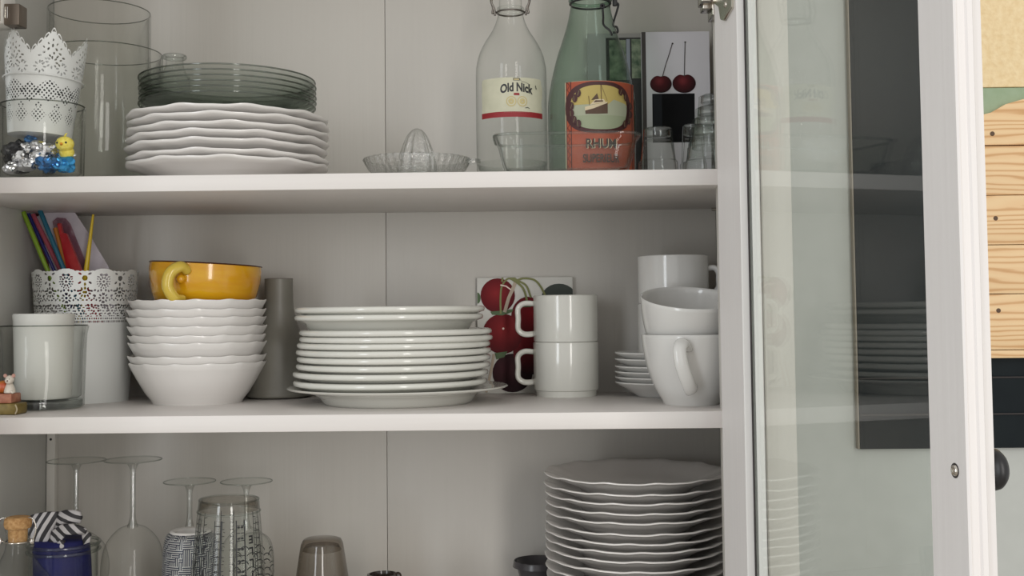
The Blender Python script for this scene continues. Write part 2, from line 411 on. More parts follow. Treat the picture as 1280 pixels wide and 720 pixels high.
# hinges: a boss on the side panel, a plate on it, the cup plate on the door stile and the arm between
def hinge(side, sx, xface, X0, zc, zp, doorobj):
    # side block that carries the plate
    h = bpy.data.objects.new('hinge', None); C.objects.link(h); h.parent = cab; h.location = (X0, SF+0.016-WY, zc-CB)
    def B(a, b, c, d_, e, f): 
        x0, x1 = sorted((sx*a, sx*b)); return box_bm(x0, x1, c, d_, e, f, bev=0.001)
    link('mounting_plate', done(B(-0.0004, 0.006, -0.020, 0.015, -0.002, 0.055), sharp=40), M['chrome'], h, smooth=False)
    bm = B(0.005, 0.016, -0.017, 0.006, 0.006, 0.050)
    link('raised_plate', done(bm, sharp=40), M['chrome'], h, smooth=False)
    bm = B(0.003, 0.020, -0.034, -0.004, 0.010, 0.046)
    link('hinge_arm', done(bm, sharp=40), M['chrome'], h, smooth=False)
    return h
hinge('right', -1, XR, XR-0.0455, P(880, 21, YF).z+0.002, 0, door)
# cup plate and its rounded foot on the stile, in door space
cpz = P(905, 0, 1.26).z-DZ0
bm = bmesh.new()
pts = [(0.026, -0.026), (0.038, -0.030), (0.062, -0.022), (0.065, -0.012), (0.065, 0.05), (0.004, 0.05), (0.004, -0.002), (0.023, -0.010)]
f0 = [bm.verts.new((x, -0.0032, z)) for x, z in pts]; f1 = [bm.verts.new((x, -0.0001, z)) for x, z in pts]
bm.faces.new(f0); bm.faces.new(f1)
for i in range(len(pts)): bm.faces.new((f0[i], f0[(i+1) % len(pts)], f1[(i+1) % len(pts)], f1[i]))
bmesh.ops.bevel(bm, geom=[e for e in bm.edges if abs(e.verts[0].co.y-e.verts[1].co.y) < 1e-6 and e.verts[0].co.y < -0.003], offset=0.001, segments=2, affect='EDGES')
link('hinge_cup_plate', done(bm, sharp=40), M['chrome'], door, (0, 0, cpz), smooth=False)
box('hinge_cup', 0.020, 0.048, -0.010, -0.003, 0.002, 0.045, M['chrome'], door, 0.002, (0, 0, cpz))
s2 = link('hinge_screw', lathe([(0, 0.0008), (0.0018, 0.0016), (0.003, 0.0010), (0.0034, 0)], 16), M['chrome'], door, (0.044, -0.0030, cpz-0.014)); s2.rotation_euler = (PI/2, 0, 0)
# left hinge
M['bronze'] = mat('dark_hinge_metal', (0.20, 0.165, 0.135), 0.42, 0.8)
lp = P(9, 34, 1.30)
hl = bpy.data.objects.new('hinge', None); C.objects.link(hl); hl.parent = cab; hl.location = (lp.x, 1.305-WY, lp.z-CB)
wbox('hinge_block', XL, lp.x-0.001, SF+0.001, SF+0.034, lp.z+0.002, lp.z+0.06, M['cab'], 0.001)
link('mounting_plate', done(box_bm(-0.001, 0.0165, -0.012, 0.010, 0.001, 0.0255, bev=0.0012), sharp=40), M['bronze'], hl, smooth=False)
link('latch', done(box_bm(0.0005, 0.0045, -0.014, -0.0125, 0.008, 0.0215, bev=0.0006), sharp=40), mat('bright_metal', (0.85, 0.83, 0.8), 0.12, 1), hl, smooth=False)
link('hinge_arm', done(box_bm(-0.018, -0.003, -0.032, -0.008, 0.004, 0.05, bev=0.0015), sharp=40), M['chrome'], hl, smooth=False)

# ------------------------------------------------------------------ crockery builders
ORD = ['topmost', 'second from the top', 'third from the top', 'fourth from the top', 'fifth from the top', 'sixth from the top', 'seventh from the top', 'eighth from the top',
       'ninth from the top', 'tenth from the top', 'eleventh from the top', 'twelfth from the top', 'thirteenth from the top', 'fourteenth from the top', 'fifteenth from the top', 'sixteenth from the top']
def wavy_mod(R, n, az, ar, ph=0):
    def f(r, z, a):
        w = max(0.0, (r/R-0.55)/0.45); w = w*w
        c = math.cos(n*a+ph); c = 0.7*c+0.3*math.cos(2*n*a+2*ph+0.6)
        return r*(1+ar*c*w), z+az*c*w
    return f
def wavy_plate(R, h, foot, th, n=11, az=0.0012, ar=0.006, ph=0, lip=0.0):
    pr_ = [(0, 0.0025), (foot*0.9, 0.0025), (foot*0.94, 0), (foot, 0), (foot*1.03, 0.003), (foot+(R-foot)*0.35, h*0.42), (foot+(R-foot)*0.72, h*0.74), (R*0.985, h-lip-th*0.35), (R, h-th*0.4),
           (R, h), (R*0.985, h+th*0.1), (foot+(R-foot)*0.72, h*0.78+th*0.6), (foot+(R-foot)*0.35, h*0.45+th*0.8), (foot*0.96, 0.0035+th), (0, 0.003+th)]
    return lathe(pr_, 120, wavy_mod(R, n, az, ar, ph), sharp=60)

# ---- top shelf, stack of seven wavy plates with six glass plates on it
YP = 1.415
cxp, RP, _ = span(163.5, 410, 200, YP)
tips = [210, 202, 190, 180, 170.5, 160, 150.5]
pls = []
for i, ty in enumerate(tips):
    z = P(287, ty, YP).z
    if i == 0: hP = z-ZT
    jx = random.uniform(-0.0015, 0.0015)
    me = wavy_plate(RP*random.uniform(0.993, 1.0), hP, RP*0.60, 0.0042, 10, 0.0013, 0.005, ph=random.uniform(0, 6), lip=0.002)
    o = link('wavy_plate', me, M['wavy'], None, (cxp+jx, YP+random.uniform(-0.001, 0.001), z-hP), smooth=False)
    k = len(tips)-1-i
    tag(o, 'white wavy-edged dinner plate, %s of the seven under the glass plates' % ORD[k], 'plate', 'wavy plates on the top shelf')
ztopP = P(287, tips[-1], YP).z
cg, RG, _ = span(178.5, 394, 104, YP)
gtop = P(287, 102, YP).z; g0 = ztopP-hP+0.0080; hG = 0.0315
for i in range(6):
    fr = i/5.0; zb = g0+(gtop-hG-g0)*fr
    if i == 0: pass
    prf = [(0, 0.001), (RG*0.60, 0.001), (RG*0.66, 0.004), (RG*0.80, 0.016), (RG*0.97, hG-0.005), (RG, hG-0.001), (RG-0.0008, hG+0.0004), (RG-0.0030, hG-0.0008), (RG*0.945, hG-0.006)]
    o = link('glass_plate', lathe(prf, 96, sharp=60), M['plateglass'], None, (cg+random.uniform(-0.001, 0.001), YP, zb), smooth=False)
    link('rim', torus(RG-0.0010, 0.0010, hG, seg=96), M['rimglass'], o)
    tag(o, 'grey-green glass plate, %s of those on the wavy stack' % ORD[5-i], 'plate', 'glass plates on the top shelf')

# ---- clear cylinders
def cyl_vase(name, label, xl, xr, ytop, Y, z0, wall, matx, base=0.006, seg=96):
    x, R, z = span(xl, xr, ytop, Y); h = z-z0
    t = thing(name, label, 'vase', (x, Y, z0))
    prf = [(0, 0.0005), (R-0.003, 0.0005), (R, 0.003), (R, h-0.001), (R-wall/2, h), (R-wall, h-0.001), (R-wall, base+0.002), (R-wall-0.002, base), (0, base)]
    link('glass_wall', lathe(prf, seg, sharp=60), matx, t, smooth=False)
    rim = link('polished_rim', lathe([(R-wall*0.5+0.0009*math.cos(a), h+0.0007*math.sin(a)) for a in [2*PI*i/8 for i in range(8)]], seg, close=True), M['rimglass'], t)
    return t, x, R
YV = 1.508
cyl_vase('glass_vase', 'wide clear glass cylinder vase behind the lacy pot', 60.5, 200.5, 67, YV, ZT+0.0002, 0.003, M['clearthin'])
cyl_vase('glass_vase', 'taller clear glass cylinder standing inside the wide glass vase', 63.5, 186, 15, YV, ZT+0.0075, 0.0025, M['clearthin'])
x, R, z = span(203.5, 233, 68, 1.578)
t = thing('glass_bottle', 'small clear glass bottle neck peeking over the glass plates', 'bottle', (x, 1.578, ZT))
hh = z-ZT
link('body', lathe(smooth_prof([(0, 0.001), (0.019, 0.001), (0.021, 0.006), (0.021, hh-0.045), (0.019, hh-0.034), (0.0125, hh-0.018), (0.0115, hh-0.006)], 4), 40), M['clear'], t)
link('lip', lathe([(R-0.002+0.0022*math.cos(a), hh-0.004+0.003*math.sin(a)) for a in [2*PI*i/10 for i in range(10)]], 40, close=True), M['thick'], t)

# ---- lacy pots: the sheet has real holes cut out of it
def lace_mesh(r0, r1, h, seg, rows, hole, rim, lean=0):
    bm = bmesh.new(); g = []
    for j in range(rows+1):
        z = h*j/rows; r = r0+(r1-r0)*(j/rows); ring = []
        for i in range(seg):
            a = 2*PI*i/seg; ring.append(bm.verts.new((r*math.sin(a), -r*math.cos(a), z)))
        g.append(ring)
    for j in range(rows):
        v = (j+0.5)/rows*h
        for i in range(seg):
            a = 2*PI*(i+0.5)/seg
            if rim(a, v) or hole(a, v): continue
            bm.faces.new((g[j][i], g[j][(i+1) % seg], g[j+1][(i+1) % seg], g[j+1][i]))
    loose = [v for v in bm.verts if not v.link_faces]
    bmesh.ops.delete(bm, geom=loose, context='VERTS')
    bmesh.ops.smooth_vert(bm, verts=[v for v in bm.verts if v.is_boundary and v.co.z > 0.002], factor=0.25, use_axis_x=True, use_axis_y=True, use_axis_z=True)
    return bm
def wr(a, per): return (a+per/2) % per-per/2       # wrap to one motif
def ell(u, v, cu, cv, ru, rv, rot=0):
    du, dv = u-cu, v-cv; c, s = math.cos(rot), math.sin(rot)
    x, y = du*c+dv*s, -du*s+dv*c
    return (x/ru)**2+(y/rv)**2 < 1
def flower(u, v, cu, cv, rad, n, ru, rv):
    for k in range(n):
        an = 2*PI*k/n
        if ell(u, v, cu+rad*math.cos(an), cv+rad*math.sin(an), ru, rv, an): return True
    return False
# pot in the candy glass: pointed crown, 5 points
YC = 1.345
xc, RC, zc_ = span(3.5, 104, 133, YC)
Rm = pr(49, YC)
t = thing('lacy_pot', 'white lacy tin pot with a pointed crown rim set in the candy glass', 'pot', (0, 0, 0))
b0 = P(46, 171, YC); b1 = P(58, 44, YC)
hp = (b1.z-b0.z)
NPT = 6; per = 2*PI/NPT
def rimA(a, v):
    w = abs(wr(a-0.57, per))/(per/2)                # 0 at a point, 1 in the valley
    top = hp-0.026*w-0.002
    s = (w*3.5+0.5) % 1.0
    top += 0.0062*math.sqrt(max(0, 1-(2*s-1)**2))-0.0034
    return v > top
def holeA(a, v):
    u = wr(a-0.57, per)*Rm; um = per/2*Rm; w = abs(u)/um; top = hp-0.026*w-0.002
    if v > top-0.0042:                              # little loops along the crown
        s = (w*3.5+0.5) % 1.0
        return ((s-0.5)*um/3.5/0.0017)**2+((v-top+0.0006)/0.0014)**2 < 1
    for (cu, cv) in ((um*0.02, hp*0.67), (um*0.55, hp*0.62), (-um*0.55, hp*0.62)):
        if flower(u, v, cu, cv, 0.0056, 8, 0.0019, 0.0010): return True
    for k in range(-3, 4):
        if ell(u, v, k*0.0045, hp*0.83-abs(k)*0.0042, 0.0011, 0.0019, 0.5*k): return True
        if ell(u, v, k*0.0043+0.002, hp*0.76-abs(k)*0.0036, 0.0010, 0.0016, -0.6*k): return True
        if ell(u, v, k*0.0048, hp*0.885-abs(k)*0.0046, 0.0008, 0.0014, -0.4*k) and abs(k) < 3: return True
    for (cu, cv, sz) in ((0, hp*0.40, 0.015), (um, hp*0.38, 0.0115), (-um, hp*0.38, 0.0115)):     # lozenges
        du, dv = u-cu, v-cv
        if abs(du)/1.25+abs(dv) < sz:
            gx = (du+dv*1.0)/0.0056; gy = (du-dv*1.0)/0.0056
            fx, fy = gx-round(gx), gy-round(gy)
            if (fx*fx)+(fy*fy)*(0.6+0.8*abs(math.sin(round(gx)*2.1+round(gy)))) < 0.085: return True
    for cu in (um*0.5, -um*0.5):
        for q in range(3):
            if ell(u, v, cu+(q-1)*0.003, hp*0.255+(0.0026 if q == 1 else 0), 0.0010, 0.0010): return True
        du, dv = u-cu, v-hp*0.17
        if abs(du)+abs(dv) < 0.0105:
            gx = (du+dv)/0.0054; gy = (du-dv)/0.0054
            if (gx-round(gx))**2+(gy-round(gy))**2 < 0.07: return True
    return False
bm = lace_mesh(pr(38, YC), pr(51, YC), hp, 620, 230, holeA, rimA)
o = link('lace_sheet', done(bm, 'lace'), M['potwhite'], t)
link('bottom', lathe([(0, 0), (pr(38, YC), 0), (pr(38, YC), 0.0015)], 64), M['potwhite'], t)
link('rolled_bead', lathe([(Rm-0.001+0.0008*math.cos(a), hp*0.545+0.0008*math.sin(a)) for a in [2*PI*i/8 for i in range(8)]], 96, close=True), M['potwhite'], t)
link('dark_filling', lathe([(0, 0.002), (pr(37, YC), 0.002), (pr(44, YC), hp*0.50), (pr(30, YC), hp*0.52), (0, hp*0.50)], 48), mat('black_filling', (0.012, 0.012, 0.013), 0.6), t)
t.location = (b0.x+0.0032, YC+0.001, b0.z); t.rotation_euler = (math.radians(-2), math.radians(2.5), 0)

# the glass that holds it, with sweets
def tumbler(name, label, xl, xr, ytop, Y, z0, wall, matx, cat='glass', taper=0.9, base=0.008, group=None, flutes=0):
    x, R, z = span(xl, xr, ytop, Y); h = z-z0; r0 = R*taper
    t = thing(name, label, cat, (x, Y, z0), group)
    md = None
    prf = [(0, 0.0008), (r0-0.004, 0.0008), (r0, 0.004), (r0+(R-r0)*0.5, h*0.5), (R, h-0.001), (R-wall/2, h), (R-wall, h-0.001), (r0+(R-r0)*0.5-wall, h*0.5), (r0-wall, base+0.003), (r0-wall-0.004, base), (0, base)]
    if flutes:
        def md(r, zz, a):
            k = 1.0 if 0.02 < zz < h*0.72 and r > r0*0.7 else 0.0
            return r*(1-0.02*k*abs(math.sin(flutes*a/2))), zz
        prf = [(0, 0.0008), (r0-0.004, 0.0008), (r0, 0.003), (r0, 0.012), (r0+(R-r0)*0.15, h*0.35), (r0+(R-r0)*0.4, h*0.70), (r0+(R-r0)*0.6, h*0.90), (R, h-0.003), (R+0.0003, h-0.001), (R-wall/2, h), (R-wall, h-0.001), (r0-wall+(R-r0)*0.3, h*0.7), (r0-wall, base+0.003), (r0-wall-0.004, base), (0, base)]
    link('bowl', lathe(prf, 96, md, sharp=60), matx, t, smooth=False)
    link('rim', lathe([(R-wall*0.5+0.0012*math.cos(a), h+0.0008*math.sin(a)) for a in [2*PI*i/8 for i in range(8)]], 96, close=True), M['rimglass'], t)
    return t, x, R, h
tumbler('glass_jar', 'clear glass holding shiny sweets and the crowned lacy pot', 3.5, 104, 133, YC, ZT, 0.003, M['clearthin'], taper=0.97)
def crumple(R, seed, sub=3, amp=0.35, sx=1, sy=1, sz=1, fr=60):
    bm = bmesh.new(); bmesh.ops.create_icosphere(bm, subdivisions=sub, radius=R)
    for v in bm.verts:
        n = mnoise.cell(v.co*fr*2.2+Vector((seed*3.1, seed, 0))); n2 = mnoise.noise(v.co*fr+Vector((seed, 0, seed)))
        v.co *= 1+amp*(0.4*(n-0.5)+0.9*n2); v.co.x *= sx; v.co.y *= sy; v.co.z *= sz
    return bm
foil = {'silver': mat('silver_foil', (0.80, 0.80, 0.82), 0.18, 1), 'black': mat('black_foil', (0.008, 0.008, 0.010), 0.22, 0.0, spec=0.5),
        'blue': mat('blue_foil', (0.02, 0.16, 0.42), 0.12, 0.7, coat=0.6), 'lblue': mat('bright_blue_foil', (0.03, 0.30, 0.62), 0.12, 0.6, coat=0.6)}
sw = [(17, 198, 0, 12, 'black'), (33, 207, -0.022, 11, 'silver'), (13, 211, -0.026, 9, 'silver'), (24, 186, 0.004, 13, 'black'), (36, 184, -0.012, 9, 'silver'), (44, 196, -0.024, 9, 'silver'),
      (60, 189, -0.016, 12, 'silver'), (58, 208, -0.024, 12, 'blue'), (80, 207, -0.016, 13, 'lblue'), (40, 176, -0.002, 8, 'blue'), (74, 192, -0.004, 9, 'silver'),
      (14, 188, -0.016, 11, 'black'), (26, 196, -0.020, 9, 'silver'), (48, 182, -0.018, 8, 'silver'), (70, 206, -0.022, 9, 'blue'), (30, 205, 0.010, 14, 'black'), (64, 205, 0.014, 14, 'blue'), (86, 194, 0.004, 7, 'silver')]
swl = {'silver': 'crumpled silver foil sweet', 'black': 'black and silver wrapped sweet', 'blue': 'dark blue foil wrapped sweet', 'lblue': 'bright blue foil wrapped sweet'}
for i, (px, py, dy, rr, cc) in enumerate(sw):
    p = P(px, py, YC+dy); r = pr(rr, YC)*1.02
    p.z = max(p.z, ZT+0.009+r*0.75)
    nearest = {'silver': ['beside the black ones low in the candy glass', 'low at the left of the candy glass', 'at the middle left of the candy glass', 'next to the glare line of the candy glass', 'below the lacy pot in the candy glass', 'just under the yellow chick', 'beside the chick at the glass wall'],
               'black': ['at the left of the candy glass', 'under the left side of the lacy pot', 'deep in the middle of the candy glass'],
               'blue': ['under the big silver piece', 'poking up under the lacy pot', 'deep behind the bright blue sweet'], 'lblue': ['below the yellow chick']}[cc].pop(0) if False else None
    k = [c[4] for c in sw[:i]].count(cc)
    where = {'silver': ['low left beside the black ones', 'at the bottom left corner', 'below the pot at left', 'beside the glare line', 'filling the middle', 'right under the chick', 'between the black ones', 'high beside the glare line', 'at the back'],
             'black': ['at the far left', 'under the pot at left', 'in front at the left edge', 'deep at the bottom'], 'blue': ['at the bottom middle', 'pointing up under the pot', 'left of the bright blue one', 'deep behind the others'], 'lblue': ['below the yellow chick']}[cc][k]
    o = link('sweet', done(crumple(r, i+1, 3, 0.5, 1.05, 0.9, 0.85, 90)), foil[cc], None, p, smooth=False)
    tag(o, '%s %s in the candy glass' % (swl[cc], where), 'sweet', 'foil sweets in the candy glass')
# yellow chick
p = P(81, 180, YC-0.024); t = thing('toy_chick', 'small yellow chick figure looking out of the candy glass', 'toy', p)
yel = noisy(mat('yellow_fluff', (0.72, 0.58, 0.06), 0.8), (0.82, 0.72, 0.16), scale=(1, 1, 1), noise_scale=300, bump=0.6)
bm = bmesh.new(); bmesh.ops.create_uvsphere(bm, u_segments=24, v_segments=16, radius=pr(11, YC))
for v in bm.verts:
    v.co.z *= 0.86; v.co *= 1+0.05*mnoise.noise(v.co*500)
link('head', done(bm), yel, t)
bm = bmesh.new(); bmesh.ops.create_uvsphere(bm, u_segments=16, v_segments=10, radius=pr(9, YC))
link('body', done(bm), yel, t, (0, 0.006, -0.009))
for s in (-1, 1):
    bm = bmesh.new(); bmesh.ops.create_uvsphere(bm, u_segments=10, v_segments=8, radius=0.0013); link('eye', done(bm), M['ink'], t, (s*0.0050-0.0003, -0.0088, 0.0004))
bm = bmesh.new(); bmesh.ops.create_cone(bm, segments=10, radius1=0.0024, radius2=0.0003, depth=0.004, cap_ends=True)
link('beak', done(bm), mat('orange_beak', (0.72, 0.30, 0.03), 0.5), t, (-0.0002, -0.0108, -0.0012)).rotation_euler = (PI/2, 0, 0)
bm = tube_bm([(0, 0, 0), (0.001, 0, 0.003), (0.003, 0, 0.004)], [0.0014, 0.0010, 0.0003], 8)
link('tuft', done(bm), yel, t, (0, 0, 0.0085))

# ---- glass lemon squeezer
YJ = 1.385
xj, RJ, zj = span(455, 588, 199, YJ)
t = thing('lemon_squeezer', 'pressed glass lemon squeezer with a ribbed cone on the top shelf', 'squeezer', (xj, YJ, ZT))
hj = zj-ZT
def ribs(r, z, a): return r*(1+0.018*math.cos(40*a)), z
link('dish', lathe([(0, 0.001), (RJ*0.62, 0.001), (RJ*0.66, 0), (RJ*0.72, 0.002), (RJ*0.9, hj*0.5), (RJ, hj-0.002), (RJ-0.001, hj), (RJ-0.0035, hj-0.001), (RJ*0.85, hj*0.45), (RJ*0.66, 0.006), (0, 0.006)], 160, ribs, sharp=60), M['pressed'], t, smooth=False)
ztip = P(518, 160, YJ).z-ZT
def ribs2(r, z, a): return r*(1+0.085*math.cos(9*a)*min(1, (ztip-z)/0.01)), z
link('cone', lathe(smooth_prof([(pr(24, YJ), 0.006), (pr(22.5, YJ), hj*0.9), (pr(19, YJ), hj+0.010), (pr(13, YJ), ztip-0.012), (pr(6.5, YJ), ztip-0.003), (0, ztip)], 6), 108, ribs2, sharp=80), M['pressed'], t, smooth=False)
bm = bmesh.new(); hw = 0.011
pts = [(RJ*0.95, -hw), (RJ+0.006, -hw*0.9), (RJ+0.012, 0), (RJ+0.006, hw*0.9), (RJ*0.95, hw)]
bm = prism(pts, hj-0.006, hj-0.001)
link('grip', done(bm), M['pressed'], t, smooth=False)

# ---- swing-top bottles
def bottle(name, label, cx, Y, rows, z0, matx, neck_top_py, wirem, wire_r=0.0014):
    """rows: (half width px, py)"""
    ref = P(cx, 200, Y); t = thing(name, label, 'bottle', (ref.x, Y, z0))
    prf = [(0, 0.012), (pr(rows[0][0], Y)*0.55, 0.008), (pr(rows[0][0], Y)*0.86, 0.0008), (pr(rows[0][0], Y)-0.002, 0.001), (pr(rows[0][0], Y), 0.005)]
    body = [(pr(h, Y), P(cx, y, Y).z-z0) for h, y in rows]
    prf += smooth_prof(body, 5)
    link('body', lathe(prf, 96, sharp=80), matx, t, smooth=False)
    return t, prf
YB1 = 1.492
bt1, prf = bottle('swing_top_bottle', 'clear swing-top bottle with a torn cream label, left of the green bottle', 640, YB1,
    [(44.5, 200), (44.6, 150), (44.5, 95), (43, 80), (39.5, 67), (32.5, 53), (24, 40), (18.5, 28), (15.5, 17), (14.5, 8), (14.5, -6), (15, -18)], ZT, M['clear'], -18, M['steel'])
RB1 = pr(44.6, YB1)
def lzz(py, px=640, Y=YB1): return P(px, py, Y).z-ZT
link('inner_base', lathe([(0, 0.020), (RB1*0.7, 0.018), (RB1*0.92, 0.025), (RB1*0.985, 0.034)], 64), M['thick'], bt1)
lipz = lzz(-14)
link('neck_ring', torus(pr(15.5, YB1), 0.0022, lzz(12)), M['clear'], bt1)
link('neck_wire', torus(pr(17, YB1), 0.0012, lzz(16)), M['steel'], bt1)
stopper = mat('white_stopper', (0.7, 0.68, 0.64), 0.3)
link('stopper', lathe([(0, 0.012), (0.008, 0.012), (0.012, 0.006), (0.0165, 0.0), (0.0155, -0.006), (0.012, -0.008), (0, -0.008)], 32, sharp=40), stopper, bt1, (0, 0, lipz+0.014))
for s in (-1, 1):
    X1, X2 = s*pr(17, YB1), s*pr(24.5, YB1)
    zz = lzz(16)
    bm = tube_bm(bez([(X1, 0, zz), (s*pr(20, YB1), -0.002, zz+0.001), (X2*0.93, -0.003, zz-0.001), (X2*0.90, -0.003, zz+0.006), (X2, -0.002, zz+0.017), (X2*0.9, 0, zz+0.032), (s*0.014, 0, zz+0.045), (0, 0, zz+0.049)], 6), 0.0014, 8)
    link('swing_wire', done(bm), M['steel'], bt1)
    bm = tube_bm(bez([(X2*0.80, -0.002, zz-0.004), (X2*0.82, -0.003, zz+0.004), (X2*0.97, -0.004, zz+0.014), (X2*0.80, -0.003, zz+0.024)], 6), 0.0013, 8)
    link('swing_wire', done(bm), M['steel'], bt1)
# torn cream label
lm = noisy(mat('cream_label_paper', (0.52, 0.51, 0.38), 0.7), (0.58, 0.565, 0.43), scale=(1, 1, 1), noise_scale=60)
redm = mat('dark_red_ink', (0.27, 0.015, 0.02), 0.6); goldm = mat('pale_gold_ink', (0.50, 0.42, 0.20), 0.45); whitei = mat('white_ink', (0.75, 0.7, 0.62), 0.6)
lb = bpy.data.objects.new('label', None)
ang = lambda px, hw=44.6, c=640: math.asin(max(-1, min(1, (px-c)/hw)))*RB1
u0, u1 = ang(604), ang(678.5)
bm = bmesh.new(); n = 40; cols = []
for i in range(n+1):
    u = u0+(u1-u0)*i/n; top = lzz(105.5); botz = lzz(148.5)
    if i == 0: top -= 0.0015
    cols.append((u, top, botz))
vt = []
for j in range(9):
    f = j/8; rr = random.Random(j)
    e0, e1 = u0+rr.uniform(0, 0.0008), u1-(0.0 if j in (2, 3) else rr.uniform(0, 0.0032))
    vt.append([bm.verts.new((e0+(e1-e0)*i/n, 0, lzz(105.5)+(lzz(148.0)-lzz(105.5))*f-(0.002 if (j == 0 and i in (0, n)) else 0))) for i in range(n+1)])
for j in range(8):
    for i in range(n): bm.faces.new((vt[j][i], vt[j][i+1], vt[j+1][i+1], vt[j+1][i]))
wrap(bm, RB1, 0.0002)
lo = link('label', done(bm), lm, bt1)
Lz = lambda py: lzz(py)
uc = ang(647)
layers = [(grid_patch(u0, u1-0.0006, Lz(153.5), Lz(146.8), 40), redm),
          (text_bm('Old Nick', 0.0150, uc, Lz(122.0), arc=6.5, sx=0.74, bold=0.0006), M['ink']),
          (grid_patch(uc-0.0042, uc+0.0042, Lz(109.3), Lz(106.3), 4), M['ink']), (grid_patch(uc-0.0034, uc+0.0034, Lz(108.7), Lz(107.2), 4), goldm),
          (grid_patch(uc-0.0035, uc+0.0035, Lz(127.2), Lz(124.4), 4), redm),
          (disc(uc-0.0068, Lz(134.5), 0.0064, 0.0066, r0=0.15), goldm), (disc(uc-0.0068, Lz(134.5), 0.0050, 0.0052, r0=0.75), lm),
          (disc(uc+0.0072, Lz(134.5), 0.0064, 0.0066, r0=0.15), goldm), (disc(uc+0.0072, Lz(134.5), 0.0050, 0.0052, r0=0.75), lm),
          (text_bm('IMPORTED AND BOTTLED'[:0]+'· · · · · · · · · · · ·', 0.005, uc, Lz(149.2), sx=1.0), whitei),
          (stroke([(uc+0.003, Lz(106.5)), (uc+0.006, Lz(110)), (uc+0.012, Lz(111.5)), (uc+0.018, Lz(114))], 0.0004), M['ink']),
          (stroke([(ang(669.5), Lz(114)), (ang(670.5), Lz(118.5))], 0.0011), M['ink']),
          (stroke([(ang(657), Lz(142.5)), (ang(660), Lz(141.5)), (ang(662), Lz(143))], 0.0008), M['ink'])]
prints(bt1, RB1, layers, 'label_print')

YB2 = 1.472
bt2, prf2 = bottle('swing_top_bottle', 'pale green swing-top bottle with an orange ship label, at the right', 740.5, YB2,
    [(54.5, 205), (55, 165), (55, 135), (53, 115), (48.5, 93), (42.5, 70), (35, 48), (29.5, 30), (26, 14), (24.5, 3), (23.5, -8), (23.5, -20)], ZT, M['green'], -20, M['black'])
RB2 = pr(55, YB2)
def l2(py): return P(740, py, YB2).z-ZT
link('neck_ring', torus(pr(25.5, YB2), 0.0022, l2(1)), M['green'], bt2)
link('neck_wire', torus(pr(25.5, YB2), 0.0013, l2(5)), M['black'], bt2)
link('stopper', lathe([(0, 0.014), (0.012, 0.013), (0.020, 0.006), (0.025, 0.0), (0.022, -0.006), (0.018, -0.008), (0, -0.008)], 32, sharp=40), stopper, bt2, (0, 0, l2(-20)+0.010))
def q2(px, py, dy=-0.02):
    v = P(px, py, YB2+dy); return (v.x-bt2.location.x, v.y-YB2, v.z-ZT)
for pts, nm_ in (([q2(753, 7, -0.026), q2(754, 20, -0.027), q2(754.5, 31, -0.033), q2(762, 38, -0.036), q2(765, 44, -0.038)], 'swing_wire'),
            ([q2(769, -10, 0), q2(767, 4, 0), q2(773, 6, 0), q2(766.5, 30, 0), q2(771, 34, 0), q2(772, 40, 0), q2(766, 40.5, 0)], 'clamp_lever')):
    link(nm_, done(tube_bm(bez(pts, 6), 0.0014, 8)), M['black'], bt2)
link('hook', torus(0.0022, 0.0012, 0), M['black'], bt2, q2(753, 7.5, -0.029)).rotation_euler = (PI/2, 0, 0)
link('clamp_knuckle', done(box_bm(-0.003, 0.003, -0.002, 0.002, -0.008, 0.008, bev=0.001)), M['black'], bt2, q2(768.5, 0, 0))
orange = noisy(mat('orange_label', (0.34, 0.062, 0.025), 0.55), (0.40, 0.085, 0.035), scale=(1, 1, 1), noise_scale=50)
maroon = mat('maroon_print', (0.055, 0.012, 0.012), 0.55); ochre = mat('yellow_sky_print', (0.46, 0.36, 0.11), 0.6); sea = mat('grey_green_sea_print', (0.30, 0.34, 0.22), 0.6)
haze = mat('pale_sky_print', (0.36, 0.38, 0.27), 0.6); cream2 = mat('cream_print', (0.62, 0.52, 0.34), 0.6); brown = mat('brown_print', (0.085, 0.045, 0.025), 0.6); palet = mat('olive_print', (0.22, 0.20, 0.09), 0.6); greyt = mat('grey_lettering', (0.07, 0.055, 0.045), 0.6, spec=0.2)
LC = math.asin((749-740.5)/55)
def a2(px): return math.asin(max(-0.99, min(0.99, (px-740.5)/55)))*RB2
u0, u1 = a2(706), a2(791.5); uc = a2(748); hw = (u1-u0)/2
zt, zb_ = l2(111.5), 0.002
lab2 = link('label', done(wrap(grid_patch(u0, u1, zb_, zt, 40, 4), RB2, 0.0002)), cream2, bt2)
lay = [(grid_patch(u0+0.0012, u1-0.0012, zb_, zt-0.0002, 40), orange),
       (grid_patch(u0+0.0012, u0+0.009, zb_, zt, 6), maroon), (grid_patch(u0+0.0025, u0+0.0078, zb_, zt, 6), orange),
       (grid_patch(u1-0.009, u1-0.0012, zb_, zt, 6), maroon), (grid_patch(u1-0.0078, u1-0.0025, zb_, zt, 6), orange)]
zz1 = [(u0+0.0052+0.002*(1 if i % 2 else -1), zb_+(zt-zb_)*i/26) for i in range(27)]
lay.append((stroke(zz1, 0.0009), maroon))
zz2 = [(u1-0.0052+0.002*(1 if i % 2 else -1), zb_+(zt-zb_)*i/26) for i in range(27)]
lay.append((stroke(zz2, 0.0009), maroon))
ezc = l2(143.5); era, erb = hw*0.86, l2(112.5)-l2(143.5)
